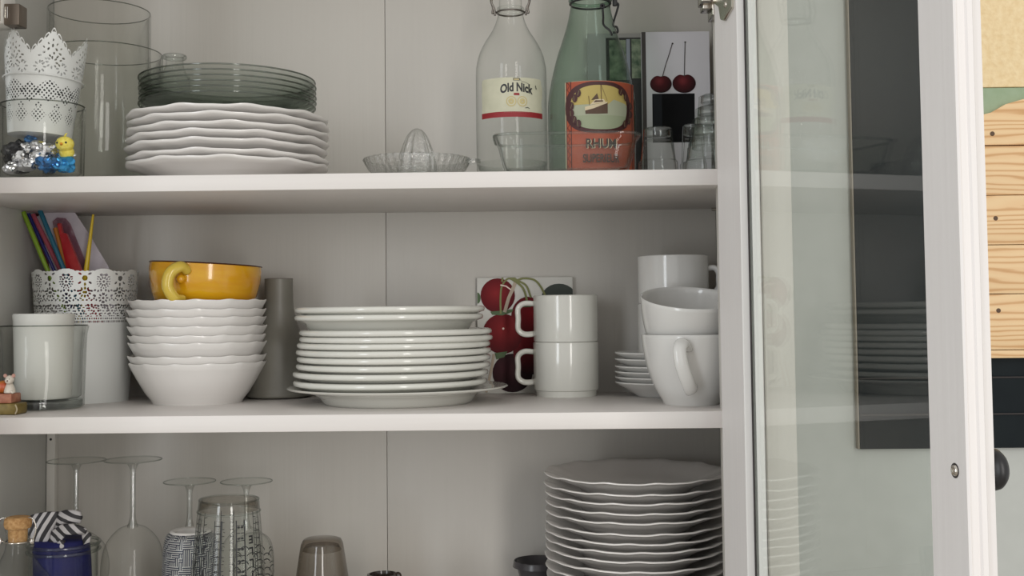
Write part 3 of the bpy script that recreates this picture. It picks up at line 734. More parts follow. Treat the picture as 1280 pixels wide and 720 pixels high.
def sup(cx, cz, ra, rb, n=2.6, seg=48):
    bm = bmesh.new(); rings = []
    for q in (0.02, 0.35, 0.7, 1.0):
        ring = []
        for i in range(seg):
            a = 2*PI*i/seg; c, s = math.cos(a), math.sin(a)
            ring.append(bm.verts.new((cx+ra*q*math.copysign(abs(c)**(2/n), c), 0, cz+rb*q*math.copysign(abs(s)**(2/n), s))))
        rings.append(ring)
    for A, B in zip(rings, rings[1:]):
        for i in range(seg): bm.faces.new((A[i], A[(i+1) % seg], B[(i+1) % seg], B[i]))
    bm.faces.new(rings[0]); return bm
def clip(bm, zmin=None, zmax=None):
    for z, cl in ((zmin, True), (zmax, False)):
        if z is None: continue
        bmesh.ops.bisect_plane(bm, geom=bm.verts[:]+bm.edges[:]+bm.faces[:], plane_co=(0, 0, z), plane_no=(0, 0, -1 if cl else 1), clear_outer=True)
    return bm
lay.append((sup(uc, ezc, era, erb), maroon))
lay.append((sup(uc, ezc, era*0.84, erb*0.86, 2.5), ochre))
lay.append((clip(sup(uc, ezc, era*0.84, erb*0.86, 2.5), zmax=l2(140)), haze))
lay.append((clip(sup(uc, ezc, era*0.84, erb*0.86, 2.5), zmax=l2(153)), sea))
lay.append((poly([(a2(757), l2(140)), (a2(764), l2(134)), (a2(778), l2(138)), (a2(781), l2(140.5))]), haze))
lay.append((poly([(a2(714), l2(140)), (a2(724), l2(136)), (a2(731), l2(140))]), ochre))
# ship
lay.append((poly([(a2(730), l2(151.5)), (a2(729.5), l2(143)), (a2(740), l2(141)), (a2(752), l2(138)), (a2(756.5), l2(137)), (a2(756.5), l2(151)), (a2(744), l2(151.8))]), brown))
lay.append((poly([(a2(729.5), l2(147.5)), (a2(729.5), l2(143)), (a2(756.5), l2(137)), (a2(756), l2(138.5)), (a2(740), l2(145))]), cream2))
lay.append((poly([(a2(735), l2(141)), (a2(742), l2(134)), (a2(752), l2(134)), (a2(754), l2(137.5))]), cream2))
lay.append((poly([(a2(737), l2(135)), (a2(744), l2(127)), (a2(746), l2(134))]), brown))
lay.append((poly([(a2(739.5), l2(138)), (a2(742), l2(135.5)), (a2(751), l2(135.5)), (a2(751), l2(137))]), brown))
lay.append((stroke([(a2(749), l2(136)), (a2(748.5), l2(115.5))], 0.0006), maroon))
lay.append((stroke([(a2(735), l2(141)), (a2(734), l2(130))], 0.0005), maroon))
lay.append((stroke([(a2(748.5), l2(116)), (a2(756), l2(136))], 0.0003), maroon))
# foliage at the sides of the oval
for (px, py, s) in [(722, 126, 1), (718, 132, -1), (714, 141, 1), (714, 150, -1), (717, 158, 1), (722, 163, -1), (772, 124, 1), (778, 130, -1), (783, 140, 1), (783, 150, -1), (781, 158, 1), (776, 163, -1)]:
    lay.append((disc(a2(px), l2(py), 0.0034, 0.0052, 9), maroon))
    lay.append((stroke([(a2(px)-0.001, l2(py)-0.003), (a2(px)+0.0012*s, l2(py)+0.0032)], 0.0005), palet))
lay.append((text_bm('RHUM', 0.0160, a2(748)+0.0007, l2(193.0), sx=0.82, bold=0.0004), cream2))
lay.append((text_bm('RHUM', 0.0160, a2(748), l2(192.6), sx=0.82, bold=0.00035), greyt))
lay.append((text_bm('SUPERIEUR', 0.0145, a2(748), l2(210), sx=0.62, bold=0.0003), greyt))
prints(bt2, RB2, lay, 'label_print')

# ---- rectangular glass dish in front
YD = 1.352
dl, dr = P(617, 168, YD-0.03), P(800, 166, YD-0.03)
xd = (dl.x+dr.x)/2; wd = (dr.x-dl.x)/2; hd = P(700, 166.5, YD-0.045).z-ZT-0.0005
t = thing('glass_dish', 'rectangular clear glass baking dish in front of the two bottles', 'dish', (xd, YD, ZT))
def rrect(w, d, r, n=8):
    out = []
    for (sx, sy, a0) in ((1, -1, -PI/2), (1, 1, 0), (-1, 1, PI/2), (-1, -1, PI)):
        for i in range(n+1):
            a = a0+PI/2*i/n; out.append((sx*(w-r)+r*math.cos(a), sy*(d-r)+r*math.sin(a)))
    return out
bm = bmesh.new(); rings = []
for (f, z) in ((0.55, 0.0008), (0.80, 0.0008), (0.845, 0.004), (0.90, hd*0.4), (0.955, hd*0.85), (1.0, hd), (0.985, hd+0.001), (0.95, hd-0.001), (0.925, hd*0.85), (0.875, hd*0.4), (0.82, 0.007), (0.55, 0.0055)):
    rings.append([bm.verts.new((x, y, z)) for x, y in rrect(wd*f, 0.051*f, 0.024*f)])
for a, b in zip(rings, rings[1:]):
    for i in range(len(a)): bm.faces.new((a[i], a[(i+1) % len(a)], b[(i+1) % len(a)], b[i]))
bm.faces.new(rings[0]); bm.faces.new(rings[-1])
link('dish_wall', done(bm, sharp=70), M['clear'], t, smooth=False)
link('dish_rim', done(tube_bm([(x, y, hd) for x, y in rrect(wd, 0.051, 0.024)], 0.0016, 8, closed=True)), M['thick'], t)

# ---- picture of two cherries on a black block, and the photo frame behind the green bottle
whitec = noisy(mat('pale_grey_card', (0.60, 0.58, 0.62), 0.5), (0.66, 0.64, 0.67), scale=(1, 1, 1), noise_scale=6)
def gradient_mat(name, c1, c2, c3, centre, rad):
    """printed shading of a fruit: a round blend laid out in the card's own coordinates"""
    m = bpy.data.materials.new(name); m.use_nodes = True; nt = m.node_tree; b = nt.nodes['Principled BSDF']; L = nt.links
    tc = N(nt, 'ShaderNodeTexCoord'); vm = N(nt, 'ShaderNodeVectorMath', operation='DISTANCE'); vm.inputs[1].default_value = centre
    dv = N(nt, 'ShaderNodeMath', operation='DIVIDE'); dv.inputs[1].default_value = rad
    cr = N(nt, 'ShaderNodeValToRGB'); e = cr.color_ramp.elements
    e[0].color = (*c1, 1); e[1].color = (*c3, 1); q = e.new(0.45); q.color = (*c2, 1)
    L.new(tc.outputs['Object'], vm.inputs[0]); L.new(vm.outputs['Value'], dv.inputs[0]); L.new(dv.outputs[0], cr.inputs[0]); L.new(cr.outputs[0], b.inputs['Base Color'])
    b.inputs['Roughness'].default_value = 0.5; b.inputs['Specular IOR Level'].default_value = 0.15
    return m
YQ = 1.562
pl_, pr_r = P(803, 120, YQ), P(888, 120, YQ)
zt_ = P(845, 39.5, YQ).z
t = thing('picture_card', 'upright picture card of two dark cherries on a black block', 'picture', (pl_.x, YQ, ZT))
wq = pr_r.x-pl_.x; hq = zt_-ZT
box('card', 0, wq, 0, 0.012, 0, hq, whitec, t, 0.0005)
def qx(px, py=100, Y=YQ, x0=None): return P(px, py, Y).x-(pl_.x if x0 is None else x0)
def qz(py, px=845, Y=YQ): return P(px, py, Y).z-ZT
spine = mat('dark_brown_spine', (0.045, 0.035, 0.033), 0.5); blk = mat('black_block_print', (0.008, 0.008, 0.009), 0.7, spec=0.1); blk2 = mat('dark_grey_block_print', (0.022, 0.024, 0.029), 0.7, spec=0.1)
def cherry(cx, cz, r):
    bm = bmesh.new(); pts = []
    for i in range(40):
        a = 2*PI*i/40; rr = r*(1.0+0.04*math.cos(2*a)); z = rr*math.sin(a)*0.90
        if a < PI: z -= 0.14*r*math.exp(-((a-PI/2)/0.28)**2)
        pts.append((cx+rr*math.cos(a), cz+z))
    return poly(pts, bm)
cm = [gradient_mat('printed_cherry', (0.20, 0.03, 0.035), (0.075, 0.010, 0.013), (0.02, 0.005, 0.006), (qx(px)-0.002, 0, qz(101)), 0.017) for px in (826, 855)]
lay = [(grid_patch(0, 0.0055, 0, hq, 1), spine),
       (poly([(qx(815), qz(117)), (qx(868), qz(117)), (qx(868.5, 180), qz(178)), (qx(816, 180), qz(178))]), blk),
       (poly([(qx(816), qz(118)), (qx(827), qz(118)), (qx(828, 180), qz(177)), (qx(817, 180), qz(177))]), blk2),
       (poly([(qx(828), qz(117)), (qx(833), qz(114.6)), (qx(848), qz(114.6)), (qx(856), qz(117))]), whitec),
       (cherry(qx(826), qz(104.8), 0.0141), cm[0]), (cherry(qx(855), qz(104.5), 0.0152), cm[1]),
       (stroke([(qx(828), qz(96)), (qx(832), qz(82)), (qx(837.5), qz(66)), (qx(841), qz(54.5))], 0.0011), spine),
       (stroke([(qx(855.5), qz(96)), (qx(856), qz(80)), (qx(857), qz(53))], 0.0011), spine),
       (disc(qx(841.3), qz(54.5), 0.0014, 0.0011, 10), spine), (disc(qx(857.2), qz(53), 0.0014, 0.0010, 10), spine)]
prints(t, None, lay, 'printed_cherries')
YQ2 = 1.588
fl = P(735, 120, YQ2); fr_ = P(804, 120, YQ2)
t = thing('photo_frame', 'photo of a garden window seen behind the green bottle', 'picture', (fl.x, YQ2, ZT))
wf = fr_.x-fl.x; hf = P(790, 41.5, YQ2).z-ZT
box('frame', 0, wf, 0, 0.010, 0, hf, mat('grey_frame', (0.36, 0.34, 0.33), 0.5), t, 0.0005)
def fz(py): return P(790, py, YQ2).z-ZT
def fx(px): return P(px, 100, YQ2).x-fl.x
leaf = noisy(mat('garden_green_print', (0.06, 0.10, 0.06), 0.6), (0.30, 0.34, 0.24), scale=(1, 1, 1), noise_scale=90)
lay = [(grid_patch(fx(758), fx(803), fz(104), fz(47), 1), mat('dark_print', (0.03, 0.028, 0.028), 0.6)), (grid_patch(fx(762), fx(783), fz(100), fz(50), 1), leaf), (grid_patch(fx(790), fx(802), fz(98), fz(49), 1), leaf),
       (grid_patch(fx(783.5), fx(788), fz(100), fz(49), 1), mat('lilac_grey_print', (0.32, 0.33, 0.40), 0.6)),
       (grid_patch(fx(758), fx(803), 0.001, fz(104), 1), mat('near_black_print', (0.02, 0.018, 0.018), 0.5))]
prints(t, None, lay, 'printed_window')

# ---- small faceted glasses upside down
def shot(label, cx, Y, rt, rb, ytop, z0=None, facets=8, tilt=(0, 0, 0), h=None, ph=0.0, group='small glasses at the right of the top shelf'):
    p = P(cx, ytop, Y); z0 = ZT if z0 is None else z0
    h = h or p.z-z0
    Rt, Rb = pr(rt, Y), pr(rb, Y)
    t = thing('shot_glass', label, 'glass', (p.x, Y, z0), group, rot=tilt)
    def fac(r, z, a):
        per_ = 2*PI/facets; w = wr(a+ph, per_)
        k = 1.0 if z > h*0.30 else 0.0
        return r*((1-k)+k*math.cos(per_/2)/max(math.cos(w), 0.5)), z
    prf = [(0, h), (Rt*0.85, h), (Rt, h-0.002), (Rt+(Rb-Rt)*0.65, h*0.32), (Rb*0.98, h*0.28), (Rb, 0.0008), (Rb-0.0016, 0.0008), (Rb-0.003, h*0.28), (Rt+(Rb-Rt)*0.3-0.003, h*0.74), (0, h*0.78)]
    link('facets', lathe(prf, 64, fac, sharp=25), M['clear'], t, smooth=False)
    link('thick_base', lathe([(0, h-0.001), (Rt*0.84, h-0.001), (Rt*0.88, h*0.82), (Rt*0.6, h*0.80), (0, h*0.81)], 32, sharp=30), M['thick'], t, smooth=False)
    return t
shot('upside-down small faceted glass standing alone beside the glass dish', 822, 1.352, 18.5, 25, 160)
shot('upside-down small glass just left of the nested glass stack', 866, 1.40, 13.5, 17, 156)
# nested stack
zz0 = ZT
for i, (yt, cx_) in enumerate(((158, 884), (147, 887), (134, 891), (119, 895))):
    hN = 0.050
    ztp = P(cx_, yt, 1.366).z
    lab_ = ['lowest of the nested small glasses by the door', 'second lowest of the nested small glasses by the door', 'third of the nested small glasses by the door', 'topmost of the nested small glasses by the door'][i]
    zbase = ZT if i == 0 else ztp-hN
    shot('upside-down faceted glass, '+lab_, cx_, 1.366, 22, 31-2*i, yt, z0=max(ZT, zbase), ph=0.2*i, h=ztp-max(ZT, zbase), tilt=(0, 0, 0.3*i))

# ================================================================== MIDDLE SHELF
# ---- tall white bucket with a lace collar
YK = 1.53
xk, RK, zk = span(44.5, 170.5, 338, YK)
RKb = pr(52, YK)
t = thing('lace_bucket', 'tall white tin bucket with a pierced lace collar holding coloured sticks', 'bucket', (xk, YK, ZM))
hk = zk-ZM; zc0 = P(107, 405, YK).z-ZM
def rk(z): return RKb+(RK-RKb)*(z/hk)
link('tin_wall', lathe([(0, 0.001), (RKb-0.001, 0.001), (RKb, 0.0), (rk(zc0), zc0), (rk(zc0)-0.001, zc0), (RKb-0.001, 0.002), (0, 0.002)], 96, sharp=50), M['potwhite'], t, smooth=False)
hc = hk-zc0; NK = 9; perk = 2*PI/NK
def rimK(a, v):
    w = wr(a+0.0, perk)/perk; top = hc-0.0035+0.0045*math.exp(-(w/0.17)**2)
    top += 0.0009*abs(math.sin(a*NK*4))
    return v > top
def holeK(a, v):
    u = wr(a, perk)*RK; um = perk/2*RK; au = abs(u)
    if 0.0045 > v > 0.0020:                       # two rows of dots at the foot of the collar
        return ((a*RK) % 0.0026) < 0.0013
    if 0.0085 > v > 0.0062: return ((a*RK+0.001) % 0.0030) < 0.0015
    if ell(au, v, um, hc-0.012, 0.0034, 0.0034): return True
    for (cu, cv, ru, rv, ro) in ((0.0032, hc-0.0080, 0.0021, 0.0016, 0), (um-0.006, hc-0.0065, 0.0022, 0.0012, -0.5), (um-0.0065, hc-0.018, 0.0022, 0.0012, 0.6), (um, hc-0.020, 0.0014, 0.0022, 0), (0.0075, hc-0.0105, 0.0013, 0.0009, 0.4)):
        if ell(au, v, cu, cv, ru, rv, ro): return True
    if flower(u, v, 0, hc-0.0165, 0.0050, 10, 0.0017, 0.0010) or ell(u, v, 0, hc-0.0165, 0.0016, 0.0016): return True
    if flower(u, v, 0, hc-0.0165, 0.0083, 16, 0.0011, 0.0007): return True
    for cu, cv in ((um*0.95, hc-0.0300), (0, hc-0.0375)):
        if flower(au, v, cu, cv, 0.0052, 9, 0.0018, 0.0011) or ell(au, v, cu, cv, 0.0017, 0.0017): return True
    for k in range(5):
        if ell(au, v, 0.003+0.004*k, hc-0.0275-0.0010*(k % 2), 0.0012, 0.0016, 0.5*k): return True
        if ell(au, v, 0.002+0.0042*k, hc-0.047-0.0008*(k % 2), 0.0014, 0.0015, 0.7*k): return True
        if ell(au, v, 0.009+0.0030*k, hc-0.040+0.002*(k % 2), 0.0010, 0.0014, 0.4*k): return True
    if ell(au, v, 0.0115, hc-0.0345, 0.0022, 0.0014, 0.6): return True
    if 0.0100 < v < hc-0.0445:
        row = round((v-0.0100)/0.0036); uu = a*RK/0.0040+(0.5 if row % 2 else 0); cu = round(uu)
        jx = 0.25*math.sin(cu*2.3+row*1.7); jv = 0.0006*math.sin(cu*1.9+row*3.1)
        if ((uu-cu-jx)*0.0040/0.0013)**2+((v-0.0100-row*0.0036-jv)/(0.0011+0.0004*math.sin(cu*1.3+row)))**2 < 1: return True
    return False
bm = lace_mesh(rk(zc0), RK, hc, 760, 170, holeK, rimK)
for v in bm.verts: v.co.z += zc0
link('lace_collar', done(bm), M['potwhite'], t)
# ---- what stands in it
def stick(name, label, cat, top, mid, Y, w, m, flat=None, drop=0.085, taper=None, group=None, dyt=0.0):
    a = P(*top, Y+dyt); b = P(*mid, Y); d = (b-a).normalized(); e = a+d*((b-a).length+drop)
    e.z = max(e.z, ZM+0.004)
    rs = [w*(taper or 1.0), w, w]
    pts = [a, a+(e-a)*0.5, e]
    o = link(name, done(tube_bm([p-e for p in pts], rs, 12 if not flat else 4, rz=flat), sharp=40), m, None, e, smooth=False)
    return tag(o, label, cat, group)
g_ = 'coloured sticks in the lace bucket'
stick('straw', 'lime green straw leaning left in the lace bucket', 'straw', (29, 265), (57, 332), 1.512, 0.0030, mat('lime_plastic', (0.20, 0.33, 0.02), 0.35), group=g_)
stick('straw', 'dark navy straw leaning beside the lime green one', 'straw', (35.5, 267), (65, 332), 1.520, 0.0022, mat('navy_plastic', (0.012, 0.012, 0.13), 0.3), group=g_)
stick('straw', 'pinkish red straw leaning between navy and teal ones', 'straw', (41, 268), (73, 332), 1.535, 0.0032, mat('pink_plastic', (0.42, 0.08, 0.12), 0.35), group=g_)
stick('straw', 'teal blue straw leaning left in front of the white paper', 'straw', (50, 263), (78, 332), 1.510, 0.0031, mat('teal_plastic', (0.01, 0.11, 0.18), 0.35), group=g_)
stick('candle', 'thin orange candle leaning next to the red one', 'candle', (69, 285), (83, 333), 1.528, 0.0030, mat('orange_wax', (0.50, 0.17, 0.02), 0.5), group=g_)
stick('pencil', 'yellow pencil stick standing upright at the right of the bucket', 'pencil', (116.5, 268), (108.5, 333), 1.516, 0.0034, mat('yellow_lacquer', (0.66, 0.46, 0.01), 0.35), taper=0.45, group=g_)
def slab(name, label, cat, pix, Y, th, m, floor_z, group=None):
    pts = [P(x, y, Y) for x, y in pix]; o0 = Vector(((pts[0].x+pts[-1].x)/2, Y, min(p.z for p in pts)))
    bm = bmesh.new(); a = [bm.verts.new(p-o0+Vector((0, -th/2, 0))) for p in pts]; b = [bm.verts.new(p-o0+Vector((0, th/2, 0))) for p in pts]
    bm.faces.new(a); bm.faces.new(b)
    for i in range(len(pts)): j = (i+1) % len(pts); bm.faces.new((a[i], a[j], b[j], b[i]))
    return tag(link(name, done(bm), m, None, o0, smooth=False), label, cat, group)
redp = noisy(mat('red_plastic', (0.38, 0.004, 0.012), 0.3), (0.50, 0.03, 0.03), scale=(1, 1, 1), noise_scale=50)
slab('candle', 'broad red candle bundle in the lace bucket', 'candle', [(73, 281), (76, 279), (79, 291), (84, 292), (101, 334), (140, 430), (120, 440), (84, 334)], 1.524, 0.006, redp, 0)
slab('candle', 'slim red candle tip beside the orange one', 'candle', [(72, 280), (75, 279), (94, 334), (128, 432), (122, 434), (86, 334)], 1.533, 0.004, redp, 0)
paper = noisy(mat('lilac_white_paper', (0.52, 0.48, 0.54), 0.6), (0.64, 0.60, 0.66), scale=(1, 1, 1), noise_scale=25, bump=0.4)
slab('paper', 'folded lilac-white paper sticking out behind the sticks', 'paper', [(46, 271), (54, 267), (74, 263.5), (86, 262.5), (94, 266), (112, 293), (136, 334), (150, 420), (75, 420), (60, 320)], 1.548, 0.0015, paper, 0)
pinkb = glass('pink_film', (0.80, 0.66, 0.70), (0.5, 0.35, 0.4), 2, 0.06, 0.8, rough=0.15, bump=0.8, bscale=90)
slab('plastic_bag', 'clear pinkish plastic wrapper in front of the white paper', 'bag', [(66, 277), (72, 272), (82, 273), (88, 280), (98, 305), (110, 334), (124, 420), (90, 420), (78, 334)], 1.540, 0.002, pinkb, 0)
dred = mat('dark_red_card', (0.10, 0.01, 0.015), 0.6)
slab('card', 'dark red card edge behind the lilac-white paper', 'card', [(36, 265), (60, 262.5), (88, 260.5), (95, 264.5), (96, 300), (140, 430), (80, 430), (54, 320)], 1.553, 0.001, dred, 0)

# ---- candle in a fluted tumbler
YT = 1.412
tt, xt, RT, hT = tumbler('candle_glass', 'fluted clear glass tumbler holding a white candle, left of the bucket', 0.5, 107.5, 407, YT, ZM, 0.0035, M['clearthin'], taper=0.92, base=0.012, flutes=10)
link('green_base', lathe([(0, 0.002), (RT*0.88, 0.002), (RT*0.88, 0.0105), (0, 0.0105)], 64, sharp=30), M['thick'], tt, smooth=False)
cx_, rc_, zc2 = span(19, 98, 392, YT)
cd = link('candle', lathe([(0, 0), (rc_*0.86, 0), (rc_*0.9, 0.002), (rc_*0.97, 0.095), (rc_, 0.1), (rc_, zc2-ZM-0.0145), (rc_-0.0015, zc2-ZM-0.0125), (rc_-0.006, zc2-ZM-0.0150), (0, zc2-ZM-0.0155)], 64, sharp=50), M['wax'], None, (xt+0.0008, YT, ZM+0.0125), smooth=False)
cd.scale = (0.93, 0.93, 1); tag(cd, 'thick white pillar candle inside the fluted glass', 'candle')

# ---- little animal on two books
YM_ = 1.335
pb = P(10, 508, YM_)
t = thing('figurine', 'tiny cream mouse figurine sitting on two little books, far left', 'figurine', (P(2, 508, YM_).x, YM_, ZM))
def fxp(px, py, dy=0): v = P(px, py, YM_+dy); return (v.x-t.location.x, dy, v.z-ZM)
olive = noisy(mat('olive_book_cloth', (0.13, 0.09, 0.015), 0.5), (0.20, 0.14, 0.03), scale=(1, 1, 1), noise_scale=120, bump=0.3)
redb = noisy(mat('russet_book_cloth', (0.27, 0.085, 0.045), 0.5), (0.38, 0.16, 0.09), scale=(1, 1, 1), noise_scale=120, bump=0.3)
pagem = mat('cream_pages', (0.50, 0.42, 0.28), 0.7); furm = noisy(mat('cream_glaze', (0.56, 0.50, 0.42), 0.35), (0.62, 0.56, 0.48), scale=(1, 1, 1), noise_scale=100)
bw = fxp(27, 510)[0]; z1 = fxp(10, 503.5)[2]; z2 = fxp(10, 491.5)[2]
box('lower_book', -0.028, bw, -0.014, 0.016, 0.0003, z1, olive, t, 0.0018)
link('book_spine', done(tube_bm(bez([(bw-0.001, -0.0145, 0.0012), (bw+0.0012, -0.0148, z1/2), (bw-0.001, -0.0145, z1-0.001)], 5), 0.0008, 6)), pagem, t)
box('upper_book', -0.028, fxp(20, 495)[0], -0.012, 0.014, z1+0.0001, z2, redb, t, 0.0015)
hc_ = fxp(12, 474.5, -0.006)
bm = bmesh.new(); bmesh.ops.create_uvsphere(bm, u_segments=20, v_segments=14, radius=0.0050)
for v in bm.verts:
    if v.co.y < 0: v.co.y *= 1.25; v.co.z -= 0.0012*max(0, -v.co.y/0.005)
link('head', done(bm), furm, t, hc_)
prfb = smooth_prof([(0, 0), (0.0058, 0.0005), (0.0062, 0.003), (0.0048, 0.008), (0.003, 0.0115), (0, 0.012)], 4)
link('body', lathe(prfb, 24), furm, t, (hc_[0]-0.001, -0.003, z2))
link('paw', done(tube_bm([(0, 0, 0.004), (0.003, -0.004, 0.002), (0.006, -0.006, 0.001)], [0.002, 0.0017, 0.0012], 8)), furm, t, (hc_[0], -0.004, z2))
for s in (-1, 1):
    link('ear', lathe([(0, 0.0), (0.0013, 0.0002), (0.0023, 0.0006), (0.0018, 0.0012), (0, 0.001)], 14), mat('pink_ear', (0.42, 0.22, 0.17), 0.5), t, (hc_[0]+s*0.0048, -0.006, hc_[2]+0.0045)).rotation_euler = (PI/2, 0, 0)
    bm = bmesh.new(); bmesh.ops.create_uvsphere(bm, u_segments=8, v_segments=6, radius=0.0006); link('eye', done(bm), M['ink'], t, (hc_[0]+s*0.0021-0.0002, -0.0108, hc_[2]+0.0008))
bm = bmesh.new(); bmesh.ops.create_uvsphere(bm, u_segments=8, v_segments=6, radius=0.0009); link('nose', done(bm), mat('brown_nose', (0.12, 0.05, 0.04), 0.4), t, (hc_[0]+0.0002, -0.0124, hc_[2]-0.0012))
bm = bmesh.new(); bmesh.ops.create_uvsphere(bm, u_segments=14, v_segments=10, radius=0.0075)
link('amber_coat', done(bm), noisy(mat('amber_glaze', (0.42, 0.17, 0.02), 0.35), (0.45, 0.08, 0.03), scale=(1, 1, 1), noise_scale=90), t, (hc_[0]-0.0105, 0.001, z2+0.0072))

# ---- eight wavy bowls, yellow mug on top
YW = 1.488
xw, RW, _ = span(163, 331.5, 452, YW)
tipb = [453.5, 444.7, 428.6, 419.6, 408.6, 397.6, 388, 376.8]
hW = P(247, 453, YW).z-ZM
hb = pr(1, YW)
def bowl_mesh(ph, R):
    ft = pr(54, YW)
    prf = [(0, 0.003), (ft*0.90, 0.003), (ft*0.93, 0), (ft, 0), (ft*1.03, 0.004), (R*0.76, hW*0.28), (R*0.865, hW*0.58), (R*0.955, hW*0.86), (R, hW), (R*0.995, hW+0.0014), (R*0.975, hW+0.0004), (R*0.92, hW*0.84), (R*0.825, hW*0.58), (R*0.70, hW*0.30), (ft*0.8, 0.007), (0, 0.006)]
    return lathe(prf, 128, wavy_mod(R, 13, 0.0009, 0.010, ph), sharp=60)
for i, ty in enumerate(tipb):
    z = P(247, ty, YW).z
    o = link('wavy_bowl', bowl_mesh(random.uniform(0, 6), RW*random.uniform(0.985, 1.0)), M['wavy'], None, (xw+random.uniform(-0.0012, 0.0012), YW, z-hW), smooth=False)
    tag(o, 'white wavy-edged bowl, %s of the stack under the yellow mug' % ORD[7-i], 'bowl', 'wavy bowls under the yellow mug')
xy, RY, zy = span(186.5, 323.5, 330, YW)
zb0 = P(247, 376.8, YW).z-0.006
yglaze = noisy(mat('yellow_glaze', (0.72, 0.40, 0.012), 0.16, coat=0.5), (0.62, 0.24, 0.006), scale=(8, 8, 60), noise_scale=1.2, ramp=(0.3, 0.8))
brownr = mat('dark_brown_rim_glaze', (0.07, 0.018, 0.008), 0.25)
t = thing('yellow_mug', 'wide yellow glazed mug with a brown rim on top of the bowls', 'mug', (xy, YW, zb0), rot=(0, math.radians(3.2), 0))
hy = zy-zb0
prf = [(0, 0.001), (RY*0.80, 0.001), (RY*0.86, 0.003), (RY*0.93, hy*0.30), (RY*0.98, hy*0.6), (RY*0.995, hy*0.85), (RY*0.985, hy-0.0012), (RY*0.965, hy-0.001), (RY*0.955, hy*0.8), (RY*0.90, hy*0.3), (RY*0.78, 0.006), (0, 0.005)]
link('bowl', lathe(prf, 96, sharp=70), yglaze, t, smooth=False)
link('rim', lathe([(RY*0.975+0.0018*math.cos(a), hy-0.0005+0.0010*math.sin(a)) for a in [2*PI*i/8 for i in range(8)]], 96, close=True), brownr, t)
hyl = mat('pale_yellow_glaze', (0.66, 0.48, 0.07), 0.2, coat=0.4)
ah = math.asin((219-255)/68.5)
def onr(a, r, z): return Vector((r*math.sin(a), -r*math.cos(a), z))
hpts = [onr(-0.060, RY*0.96, hy*0.80), onr(-0.120, RY*1.11, hy*0.88), onr(-0.220, RY*1.24, hy*0.72), onr(-0.245, RY*1.25, hy*0.42), onr(-0.180, RY*1.15, hy*0.17), onr(-0.130, RY*0.96, hy*0.13)]
link('handle', done(tube_bm(bez(hpts, 7), 0.0062, 14, rz=0.0074)), hyl, t)
bm = bmesh.new(); bmesh.ops.create_uvsphere(bm, u_segments=16, v_segments=12, radius=0.0058)
link('thumb_knob', done(bm), yglaze, t, onr(-0.140, RY*1.03, hy*0.60))
link('painted_mark', done(wrap(poly([(-0.010, hy*0.72), (-0.0055, hy*0.60), (-0.001, hy*0.36), (-0.006, hy*0.42), (-0.010, hy*0.50)]), RY*0.99, 0.0002)), brownr, t).rotation_euler = (0, 0, -0.98)

# ---- frosted grey carafe behind
YA = 1.562
ca, ra, za = span(331, 366, 349, YA)
t = tag(link('carafe', lathe(smooth_prof([(0, 0.001), (pr(37, YA), 0.001), (pr(38.5, YA), 0.012), (pr(38, YA), 0.035), (pr(33.5, YA), P(348, 430, YA).z-ZM), (pr(24, YA), P(348, 408, YA).z-ZM), (pr(18.6, YA), P(348, 385, YA).z-ZM), (pr(17.6, YA), P(348, 365, YA).z-ZM), (ra, za-ZM)], 6), 80),
    noisy(mat('frosted_grey_glass', (0.205, 0.195, 0.165), 0.4), (0.225, 0.215, 0.185), noise_scale=4), None, (ca, YA, ZM)), 'frosted grey-brown glass carafe between the bowls and the plates', 'carafe')
link('lip', lathe([(ra-0.0012+0.0014*math.cos(a), za-ZM+0.001*math.sin(a)) for a in [2*PI*i/8 for i in range(8)]], 60, close=True), mat('carafe_lip', (0.22, 0.20, 0.18), 0.25), t)

# ---- plates in the middle
YL = 1.452
xq, RQ, zq = span(361, 635, 483, YL)
hQ = zq-ZM
o = link('rimmed_plate', lathe([(0, 0.003), (RQ*0.60, 0.003), (RQ*0.62, 0), (RQ*0.66, 0), (RQ*0.68, 0.003), (RQ*0.71, hQ*0.42), (RQ*0.74, hQ*0.62), (RQ*0.86, hQ*0.80), (RQ*0.985, hQ-0.0015), (RQ, hQ), (RQ*0.99, hQ+0.0012), (RQ*0.86, hQ*0.92), (RQ*0.75, hQ*0.8), (RQ*0.68, 0.0068), (0, 0.006)], 128, sharp=60), M['cream'], None, (xq, YL, ZM), smooth=False)
tag(o, 'large white plate with a wide flat rim at the bottom of the middle stack', 'plate')
def thick_plate(R, h, foot, th):
    prf = [(0, 0.002), (foot*0.92, 0.002), (foot*0.95, 0), (foot, 0), (foot*1.02, 0.002), (foot+(R-foot)*0.55, h-th*1.5), (R-th*0.5, h-th), (R-th*0.12, h-th*0.85), (R, h-th*0.5), (R-th*0.12, h-th*0.15), (R-th*0.5, h), (R-th*1.2, h-th*0.25), (foot+(R-foot)*0.5, h-th*1.0), (foot, 0.006), (0, 0.006)]
    return lathe(prf, 112, sharp=50)
rowsP = [(368.5, 609, 476.5), (368, 610.5, 465.5), (372, 613, 456), (373, 613.5, 447), (372, 614, 438.5), (373, 613, 430.2), (376, 616, 422.6), (376, 615, 414.6)]
th = pr(7.0, YL)
zf = None
for i, (xl, xr, yy) in enumerate(rowsP):
    x, R, z = span(xl, xr, yy, YL); ztop = z+th/2
    hh_ = 0.0225 if i == 0 else 0.0225
    o = link('plate', thick_plate(R, hh_, R*0.74, th), M['cream'], None, (x, YL, ztop-hh_), smooth=False)
    tag(o, 'thick-rimmed white plate, %s of the eight closely stacked plates' % ORD[7-i], 'plate', 'thick plates on the middle shelf')
